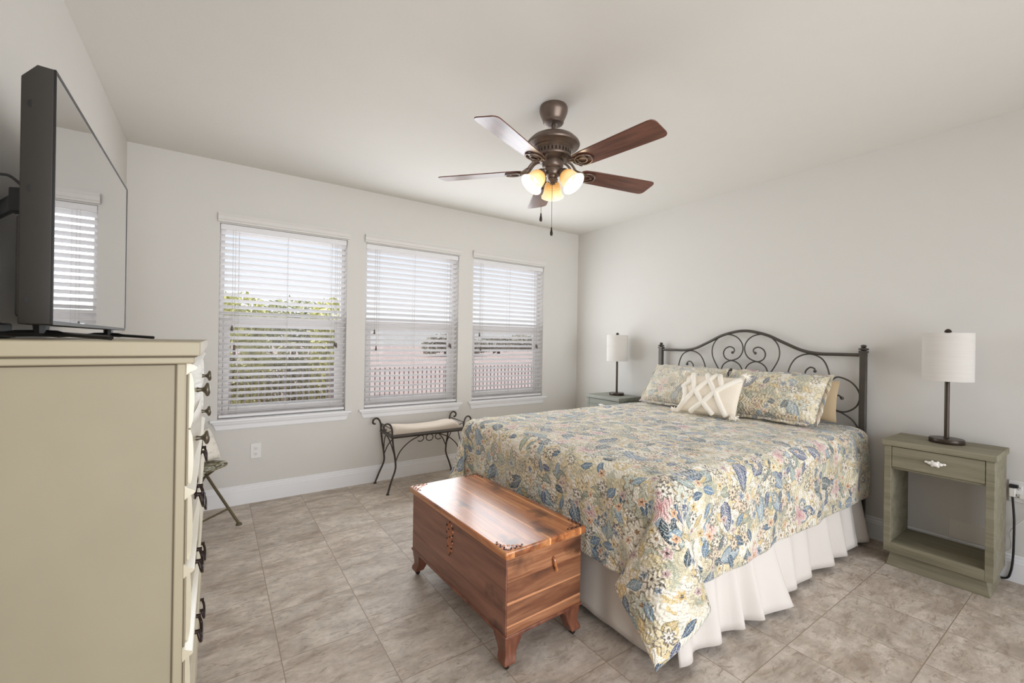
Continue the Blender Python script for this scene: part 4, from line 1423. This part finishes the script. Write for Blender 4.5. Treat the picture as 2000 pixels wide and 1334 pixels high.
# ------------------------------------------------------------------ bed skirt
b = MB()
def skirt(pts, wave, amp, ztop, zbot, seed, flare=0.035, flap=None):
    rnd = random.Random(seed)
    path = [Vector(p) for p in pts]
    d_ = path[1] - path[0]
    L_ = d_.length
    t_ = d_.normalized()
    nrm = Vector((t_.y, -t_.x, 0))
    n_ = int(L_ / 0.009)
    ph = 0
    A = []
    xs_, ys_ = [], []
    cur = 0.0
    base = [rnd.uniform(0.45, 1.55) for _ in range(60)]
    P = []
    rowsN = 12
    offs = []
    for i in range(n_ + 1):
        s_ = i / n_ * L_
        k = int(s_ / wave)
        w_ = base[k % 60]
        ph += 2 * PI * (L_ / n_) / wave * w_
        offs.append((math.sin(ph), base[(k + 7) % 60]))
    for j in range(rowsN + 1):
        v = j / rowsN
        row = []
        for i in range(n_ + 1):
            s_ = i / n_ * L_
            o_, am = offs[i]
            p_ = path[0] + t_ * s_ + nrm * ((flare * v) + amp * (0.25 + 0.75 * v) * o_ * am + amp * 1.1 * v)
            if flap and flap[0] < s_ < flap[1]:
                k_ = (s_ - flap[0]) / (flap[1] - flap[0])
                p_ = p_ + nrm * (flap[2] * v * v * k_ ** 1.5)
            z_ = ztop + (zbot - ztop) * v + 0.010 * v * o_
            row.append((p_.x, p_.y, z_))
        P.append(row)
    return P
b.grid(skirt([(1.57, YA + 0.0, 0), (3.76, YA + 0.0, 0)], 0.215, 0.026, 0.455, 0.03, 11, 0.022, (0.42, 0.86, 0.075)))
b.grid(skirt([(1.548, YB, 0), (1.548, YA + 0.01, 0)], 0.26, 0.010, 0.455, 0.032, 5, 0.008), flip=False)
b.grid(skirt([(3.74, YB, 0), (1.57, YB, 0)], 0.15, 0.014, 0.455, 0.035, 9, 0.02))
o = obj('bed_skirt', b, M['skirt'], None, smooth=80, fix=False)
md = o.modifiers.new('Solidify', 'SOLIDIFY'); md.thickness = 0.002; md.offset = 0
tag(o, 'white gathered bed skirt hanging below the floral quilt', 'bed skirt')

# ------------------------------------------------------------------ quilt
def make_quilt():
    ZT = 0.778
    r = 0.08
    xf = 1.50 + r            # rect edge toward the foot
    ya, yb = 1.058 + r, 2.835 - r
    xh = 3.742
    step = 0.0105
    Es, Ef = 0.50, 0.50
    na = int((xh - xf + Ef) / step)
    nb = int((yb - ya + 2 * Es) / step)
    aa = np.linspace(-(xh - xf), Ef, na)
    bb = np.linspace(ya - Es, yb + Es, nb)
    A, B = np.meshgrid(aa, bb, indexing='ij')
    rng = np.random.RandomState(3)
    def fold(u):
        arc = r * PI / 2
        th = np.clip(u / r, 0, PI / 2)
        out = r * np.sin(th)
        down = r * (1 - np.cos(th)) + np.maximum(u - arc, 0)
        return out, down
    a = np.maximum(A, 0)
    near = np.maximum(ya - B, 0)
    far = np.maximum(B - yb, 0)
    bside = near + far
    sgn = np.where(near > 0, -1.0, 1.0)
    X = np.where(A < 0, xf - A, xf)
    Y = np.clip(B, ya, yb)
    Z = np.full_like(A, ZT)
    corner = (a > 0) & (bside > 0)
    # straight foot overhang
    o_, d_ = fold(a)
    foot = (a > 0) & (bside == 0)
    rip = 0.006 * np.sin(B * 21 + 1.2 * np.sin(B * 7)) + 0.004 * np.sin(B * 47)
    X = np.where(foot, xf - o_ - (0.012 + rip) * np.clip(d_ / 0.45, 0, 1), X)
    Z = np.where(foot, ZT - d_, Z)
    # side overhang
    o2, d2 = fold(bside)
    sd = (bside > 0) & (a == 0)
    rip2 = 0.010 * np.sin(A * 9.0 + 0.8 * np.sin(A * 5)) + 0.005 * np.sin(A * 23)
    outw = o2 + (0.010 + rip2) * np.clip(d2 / 0.45, 0, 1)
    Y = np.where(sd, np.where(near > 0, ya - outw, yb + outw), Y)
    Z = np.where(sd, ZT - d2, Z)
    # corner pleats
    rho = np.sqrt(a * a + bside * bside)
    phi = np.arctan2(bside, np.maximum(a, 1e-9))          # 0 along the foot, pi/2 along the side
    oc, dc = fold(rho)
    w = phi / (PI / 2)                                     # 0..1
    drop = np.clip((dc) / 0.45, 0, 1.4)
    tri = lambda t: 0.5 - 0.5 * np.cos(2 * PI * t)         # 0 at ends, 1 in the middle
    footside = w < 0.5
    wl = np.where(footside, w * 2, (1 - w) * 2)            # 0 at flat cloth, 1 at the tip ridge
    sp = np.clip((rho - 0.03) / 0.2, 0, 1)
    qv = np.where(footside, 0.57, 0.66) * np.maximum(rho - 0.16, 0) * np.arcsin(0.97 * np.sin(PI * np.clip(wl, 0, 1))) / math.asin(0.97) * sp
    lift = 0.010 + 0.020 * np.clip(wl, 0, 1) + 0.035 * np.clip(wl, 0, 1) ** 3
    flat_out = oc
    ang = np.where(footside, np.clip(wl, 0, 1) * PI / 4, PI / 2 - np.clip(wl, 0, 1) * PI / 4)
    nearc = near > 0
    flarefar = np.where(nearc, 0.0, 0.10)
    base_out = oc + drop * (lift * sp + flarefar * np.sin(PI * w))
    Xc = xf - base_out * np.cos(ang)
    Yo = base_out * np.sin(ang)
    Xc = Xc + np.where(~footside, qv, 0)
    Yin = np.where(footside, qv, 0)
    Xc = Xc - np.where(nearc, 0.075 * np.clip(wl, 0, 1) ** 2 * np.clip(drop, 0, 1.4) ** 2 * 0.6, 0)
    Yc = np.where(nearc, ya - Yo + Yin, yb + Yo - Yin)
    Zc = ZT - dc * (1.0 + 0.04 * np.sin(PI * w)) - np.where(footside, 0.0, 0.055 * np.sin(PI * np.clip(wl, 0, 1)) * np.clip(drop, 0, 1.2) ** 2)
    # keep pleats just outside the flat panels they cover
    X = np.where(corner, np.where(footside, np.minimum(Xc, xf - r - 0.006 - 0.028 * sp * np.clip(wl, 0, 1) - np.where(nearc, 0.045 * np.clip(wl, 0, 1) ** 2 * np.clip(drop, 0, 1.4) ** 2, 0)) * sp + Xc * (1 - sp), Xc), X)
    Y = np.where(corner, np.where(~footside, np.where(nearc, np.minimum(Yc, ya - r - 0.012 - 0.028 * sp * np.clip(wl, 0, 1)) * sp + Yc * (1 - sp), np.maximum(Yc, yb + r + 0.012 + 0.028 * sp * np.clip(wl, 0, 1)) * sp + Yc * (1 - sp)), Yc), Y)
    Z = np.where(corner, np.maximum(Zc, 0.014), Z)
    # relax the ridge so that the cloth turns the corner evenly
    wm = np.where(corner, np.clip((np.clip(wl, 0, 1) - 0.45) / 0.35, 0, 1), 0.0)
    for _k in range(36):
        for arr in (X, Y):
            pad = np.pad(arr, 1, mode='edge')
            avg = (pad[:-2, 1:-1] + pad[2:, 1:-1] + pad[1:-1, :-2] + pad[1:-1, 2:]) / 4
            arr += (avg - arr) * wm
    # gentle rumple of the top and small random puckers
    wob = np.zeros_like(A)
    for k in range(14):
        fx_, fy_ = rng.uniform(4, 34), rng.uniform(4, 34)
        wob += np.sin(A * fx_ + rng.uniform(0, 6)) * np.sin(B * fy_ + rng.uniform(0, 6)) * 0.0016 * 12 / (fx_ + fy_) * 2
    flat = (a == 0) & (bside == 0)
    Z = Z + np.where(flat, wob + 0.004, wob * 0.3) * (Z > 0.03)
    X = X + np.where(foot, wob * 1.3, 0)
    Y = Y + np.where(sd, wob * 1.6, 0)
    return X, Y, Z, A, B


X, Y, Z, A, B = make_quilt()
m_, n_ = X.shape
me = bpy.data.meshes.new('quilt')
verts = np.stack([X, Y, Z], -1).reshape(-1, 3)
org = np.array((2.6, YM, 0.77))
idx = np.arange(m_ * n_).reshape(m_, n_)
quads = np.stack([idx[:-1, :-1], idx[:-1, 1:], idx[1:, 1:], idx[1:, :-1]], -1).reshape(-1, 4)
me.from_pydata((verts - org).tolist(), [], quads.tolist())
ul = me.uv_layers.new(name='UVMap')
uvv = np.stack([A, B], -1).reshape(-1, 2)
ul.data.foreach_set('uv', uvv[quads.reshape(-1)].astype(np.float32).ravel())
me.polygons.foreach_set('use_smooth', np.ones(len(me.polygons), dtype=bool))
me.materials.append(M['quilt'])
o = bpy.data.objects.new('quilt', me)
o.location = org
COL.objects.link(o)
md = o.modifiers.new('Solidify', 'SOLIDIFY'); md.thickness = 0.005; md.offset = -1
tag(o, 'multicoloured floral quilt spread over the bed, its corner trailing near the floor', 'quilt')

# ------------------------------------------------------------------ pillows
def add_pillow(name, label, cat, c, ux, uz, w, h, t, mat, uv0=(0, 0), flop=0.0, exp=3.0, group=None, n=28):
    b = MB()
    pillow(b, (0, 0, 0), ux, uz, w, h, t, n, exp, uv0, flop)
    o = obj(name, b, mat, None, smooth=70)
    o.location = c
    tag(o, label, cat, group)
    return o


lean = Vector((0.60, 0, 0.80)).normalized()
add_pillow('sleeping_pillow', 'plain tan pillow mostly hidden behind the right floral sham', 'pillow', (3.71, 1.545, 0.95), (0, -1, 0), (0.2, 0, 0.98), 0.64, 0.30, 0.08, M['tancase'])


def sham(label, c, w, h, t, mat, uv0, lean_):
    root = thing('pillow_sham', label, 'pillow', c, 0, 'floral pillow shams')
    b = MB()
    pillow(b, (0, 0, 0), (0, -1, 0), lean_, w, h, t, 30, 3.2, uv0)
    obj('pillow', b, mat, root, smooth=70)
    b = MB()                       # flat flange round the edge
    ux, uz = Vector((0, -1, 0)), Vector(lean_).normalized()
    nn = ux.cross(uz)
    P, U = [], []
    pts = []
    for k in range(80):
        t_ = k / 80 * 4
        s_, f_ = int(t_), t_ - int(t_)
        pts.append([(-1 + 2 * f_, -1), (1, -1 + 2 * f_), (1 - 2 * f_, 1), (-1, 1 - 2 * f_)][s_])
    for ring_, (kw, wv) in enumerate(((0.965, 0), (1.03, 0.5), (1.075, 1.0))):
        row, ur = [], []
        for i, (u, v) in enumerate(pts + pts[:1]):
            z = nn * (0.006 * wv * math.sin(i * 1.9) + 0.007 * wv * math.sin(i * 0.7))
            p_ = ux * (u * w / 2 * (1 + (kw - 1) * 0.62)) + uz * (v * h / 2 * kw) + z
            row.append(p_); ur.append((uv0[0] + u * w / 2, uv0[1] + v * h / 2 + ring_ * 0.02))
        P.append(row); U.append(ur)
    b.grid(P, U)
    fl = obj('flange', b, mat, root, smooth=70)
    md = fl.modifiers.new('Solidify', 'SOLIDIFY'); md.thickness = 0.003; md.offset = 0
    return root


sham('cream floral sham pillow at the right of the bed head, nearest the viewer', (3.495, 1.592, 0.972), 0.70, 0.41, 0.18, M['sham'], (0.3, 0.2), (0.62, 0, 0.78))
sham('paler floral sham pillow at the left of the bed head, nearest the windows', (3.50, 2.355, 0.972), 0.70, 0.41, 0.18, M['sham_pale'], (1.9, 1.1), (0.62, 0, 0.78))

# ivory throw pillow with raised diamond tufting and corner tassels
TW, TH = 0.47, 0.335
tuz = Vector((0.40, 0.0, 0.917)).normalized()
tux = Vector((0.05, -1, 0)).normalized()
tc = (3.255, 1.936, 0.945)
root = thing('throw_pillow', 'small ivory throw pillow with raised diamond tufting and tassels, front centre', 'pillow', tc)
b = MB(); pillow(b, (0, 0, 0), tux, tuz, TW, TH, 0.13, 30, 3.0); obj('pillow', b, M['oatmeal'], root, smooth=70)
tn = tux.cross(tuz).normalized()
def surf(u, v, lift=0.006):
    bl = max(0.0, (1 - abs(u) ** 3) * (1 - abs(v) ** 3)) ** 0.55
    return tux * (u * TW / 2) + tuz * (v * TH / 2) + tn * (bl * 0.065 + lift)
if tn.x > 0:
    _sg = -1
else:
    _sg = 1
def surf2(u, v, lift=0.005):
    bl = max(0.0, (1 - abs(u) ** 3) * (1 - abs(v) ** 3)) ** 0.55
    return tux * (u * TW / 2) + tuz * (v * TH / 2) + tn * (_sg * (bl * 0.065 + lift))
b = MB()
chains = [[(-0.95, -0.92), (-0.38, 0.05), (-0.70, 0.95)], [(-0.38, 0.05), (0.0, 0.62), (0.30, 0.08), (-0.03, -0.50), (-0.38, 0.05)],
          [(0.0, 0.62), (0.16, 0.95)], [(0.0, 0.62), (-0.18, 0.95)], [(0.30, 0.08), (0.95, 0.86)], [(0.30, 0.08), (0.74, -0.95)],
          [(-0.03, -0.50), (-0.46, -0.95)], [(-0.03, -0.50), (0.32, -0.95)], [(0.50, 0.34), (0.26, 0.95)], [(-0.97, 0.25), (-0.62, 0.55)], [(-0.66, -0.42), (-0.86, 0.2)]]
strokes = [(c_[k], c_[k + 1]) for c_ in chains for k in range(len(c_) - 1)]
for (p, q) in strokes:
    pts = [surf2(p[0] + (q[0] - p[0]) * t / 8, p[1] + (q[1] - p[1]) * t / 8) for t in range(9)]
    b.tube(pts, 0.020, 8)
obj('tufting', b, M['ivory'], root, smooth=70)
for (u, v) in ((-1, -1), (1, -1), (-1, 1), (1, 1)):
    b = MB()
    c0 = tux * (u * (TW / 2 + 0.012)) + tuz * (v * (TH / 2 + 0.004)) + tn * (_sg * 0.012)
    if v < 0:
        c0 = c0 + Vector((-0.02, 0, 0.012))
    rnd = random.Random(int(u * 3 + v * 7 + 20))
    b.ball(c0, 0.017, 10)
    for k in range(40):
        d_ = Vector((rnd.gauss(0, 1) - 0.3, rnd.gauss(0, 1) - u * -0.6, rnd.gauss(0, 0.7))).normalized()
        if v < 0 and d_.z < -0.1:
            d_.z = 0.1
        b.tube([c0, c0 + d_ * 0.022, c0 + d_ * 0.040 + Vector((0, 0, -0.008))], [0.005, 0.0042, 0.003], 5)
    obj('tassel', b, M['ivory'], root, smooth=70)

# ------------------------------------------------------------------ ceiling fan
FXc, FYc = 1.629, 1.971
root = thing('ceiling_fan', 'bronze five-blade ceiling fan with three lit amber glass shades', 'ceiling fan', (FXc, FYc, CZ))
off = root.location
C0 = (FXc, FYc, 0)
b = MB(off); b.lathe([(0.0005, 2.7398), (0.078, 2.7398), (0.083, 2.73), (0.0835, 2.712), (0.080, 2.698), (0.066, 2.665), (0.060, 2.652), (0.061, 2.645), (0.056, 2.638), (0.030, 2.632), (0.012, 2.634)], C0, n=40); obj('canopy', b, M['fanmetal'], root)
b = MB(off); b.lathe([(0.0115, 2.645), (0.0115, 2.60), (0.019, 2.594), (0.023, 2.582), (0.030, 2.576)], C0, n=20); obj('downrod', b, M['fanmetal'], root)
b = MB(off); b.lathe([(0.0005, 2.580), (0.035, 2.580), (0.085, 2.570), (0.128, 2.549), (0.152, 2.525), (0.158, 2.510), (0.154, 2.502), (0.128, 2.496), (0.120, 2.490), (0.122, 2.484), (0.110, 2.478), (0.104, 2.470), (0.104, 2.446), (0.110, 2.441), (0.108, 2.432), (0.088, 2.425), (0.072, 2.418), (0.0005, 2.418)], C0, n=56); mh = obj('motor_housing', b, M['fanmetal'], root)
b = MB(off)
for k in range(30):
    a_ = 2 * PI * k / 30
    d_ = Vector((math.cos(a_), math.sin(a_), 0)); t_ = Vector((-d_.y, d_.x, 0))
    b.obox(Vector((FXc, FYc, 2.458)) + d_ * 0.104, d_ * 0.002, t_ * 0.004, (0, 0, 0.009))
obj('vent_ribs', b, M['stud'], mh)
b = MB(off); b.lathe([(0.060, 2.420), (0.064, 2.412), (0.062, 2.385), (0.056, 2.374), (0.048, 2.370), (0.050, 2.352), (0.044, 2.335), (0.030, 2.328), (0.026, 2.318), (0.032, 2.310), (0.022, 2.300), (0.014, 2.292), (0.016, 2.284), (0.0005, 2.278)], C0, n=40); obj('switch_housing', b, M['fanmetal'], root)
ZB = 2.364
for i in range(5):
    ph = math.radians(-155.9 - 72 * i)
    d_ = Vector((math.cos(ph), math.sin(ph), 0)); t_ = Vector((-math.sin(ph), math.cos(ph), 0))
    bladeroot = bpy.data.objects.new('blade', None)
    # outline in (radius, tangential)
    half = []
    for (rr, ww) in ((0.178, 0.030), (0.184, 0.046), (0.20, 0.056), (0.25, 0.062), (0.40, 0.066), (0.60, 0.071), (0.672, 0.072), (0.690, 0.068), (0.701, 0.057), (0.705, 0.042)):
        half.append((rr, ww))
    outl = [(rr, ww) for rr, ww in half] + [(rr, -ww) for rr, ww in reversed(half)]
    b = MB()
    vs = []
    for dz in (0.003, -0.003):
        for rr, ww in outl:
            vs.append((rr, ww, dz - 0.20 * ww))
    n_ = len(outl)
    b.add(vs, [tuple(range(n_)), tuple(reversed(range(n_, 2 * n_)))] + [(k, (k + 1) % n_, n_ + (k + 1) % n_, n_ + k) for k in range(n_)])
    bpy.data.objects.remove(bladeroot)
    bl = obj('blade', b, M['blade'], root, 0.0015)
    bl.location = (0, 0, ZB - CZ)
    bl.rotation_euler = (0, 0, ph)
    # blade iron, in the blade's own frame
    b = MB()
    zi = -0.0085
    loop = [(0.150 + 0.0, 0.0)]
    oval = [(0.235 + 0.052 * math.cos(2 * PI * k / 28), 0.044 * math.sin(2 * PI * k / 28)) for k in range(28)]
    b.tube([(x, y, zi - 0.2 * y) for x, y in oval], 0.005, 7, closed=True)
    inner = [(0.228 + 0.028 * math.cos(2 * PI * k / 20), 0.022 * math.sin(2 * PI * k / 20)) for k in range(20)]
    b.tube([(x, y, zi - 0.2 * y) for x, y in inner], 0.0035, 6, closed=True)
    for s_ in (-1, 1):
        b.tube(spline([(0.080, s_ * 0.012, 0.062), (0.115, s_ * 0.018, 0.050), (0.150, s_ * 0.020, 0.010), (0.185, s_ * 0.020, zi - 0.2 * s_ * 0.02)], 6), 0.0075, 7)
        b.tube(spline([(0.135, s_ * 0.012, 0.022), (0.155, s_ * 0.035, 0.006), (0.185, s_ * 0.040, zi - 0.2 * s_ * 0.04), (0.2, s_ * 0.03, zi - 0.2 * s_ * 0.03)], 6), 0.0045, 6)
    for (x, y) in ((0.262, 0.0), (0.205, 0.02), (0.205, -0.02)):
        b.ball((x, y, zi - 0.2 * y), 0.007, 8, (1, 1, 0.7))
    ir = obj('blade_iron', b, M['fanmetal'], bl, smooth=60)
lampdirs = (math.radians(170.4), math.radians(50.4), math.radians(-69.6))
for ph in lampdirs:
    d_ = Vector((math.cos(ph), math.sin(ph), 0))
    ax = (d_ * 0.66 + Vector((0, 0, -0.75))).normalized()
    nk = Vector((FXc, FYc, 2.335)) + d_ * 0.072
    b = MB(off); b.tube(spline([Vector((FXc, FYc, 2.352)) + d_ * 0.040, Vector((FXc, FYc, 2.356)) + d_ * 0.062, nk - ax * 0.008], 5), 0.010, 8); b.lathe([(0.012, -0.016), (0.026, -0.010), (0.031, 0.004), (0.030, 0.012)], nk, ax, 24)
    arm = obj('light_arm', b, M['fanmetal'], root)
    b = MB(off)
    prof = [(0.026, 0.006), (0.032, 0.010), (0.041, 0.020), (0.048, 0.035), (0.051, 0.050), (0.053, 0.066), (0.057, 0.082), (0.064, 0.096), (0.071, 0.104)]
    b.lathe(prof + [(r_ - 0.0025, h_) for r_, h_ in reversed(prof)], nk, ax, 36)
    # v runs neck -> mouth on both skins
    b.uv = {}
    L_ = len(prof)
    for fi in range(len(b.f)):
        ringi = fi // 36
        v0 = ringi / (L_ - 1) if ringi < L_ - 1 else (1.0 if ringi == L_ - 1 else 1 - (ringi - L_) / (L_ - 1))
        b.uv[fi] = [(0, v0)] * 4
    sh = obj('glass_shade', b, M['fanshade'], arm, smooth=60, fix=False)
    b = MB(off); b.ball(nk + ax * 0.055, 0.019, 14, (1, 1, 1.15)); obj('bulb', b, M['bulb'], arm, smooth=60)
    pl = bpy.data.lights.new('bulb_light', 'POINT'); pl.energy = 0.6; pl.color = (1.0, 0.80, 0.55); pl.shadow_soft_size = 0.03
    po = bpy.data.objects.new('bulb_light', pl); po.location = nk + ax * 0.115; COL.objects.link(po)
cdir = -fw.copy(); cdir.z = 0; cdir.normalize()
for (sx_, r_, zb) in ((-0.068, 0.035, 2.052), (-0.006, 0.045, 1.968)):
    p0 = Vector((FXc, FYc, 2.34)) + r0 * sx_ + cdir * r_
    b = MB(off)
    b.tube([Vector((FXc, FYc, 2.352)) + r0 * sx_ * 0.6 + cdir * 0.03, p0 + Vector((0, 0, 0.004)), p0 + Vector((0, 0, -0.012)), Vector((p0.x, p0.y, zb + 0.045))], 0.0016, 6)
    pc = obj('pull_chain', b, M['fanmetal'], root)
    b = MB(off); b.lathe([(0.0015, 0.05), (0.004, 0.046), (0.0045, 0.036), (0.008, 0.018), (0.0085, 0.008), (0.006, 0.0), (0.0005, -0.001)], (p0.x, p0.y, zb), n=14); obj('pull_knob', b, M['stud'], pc)
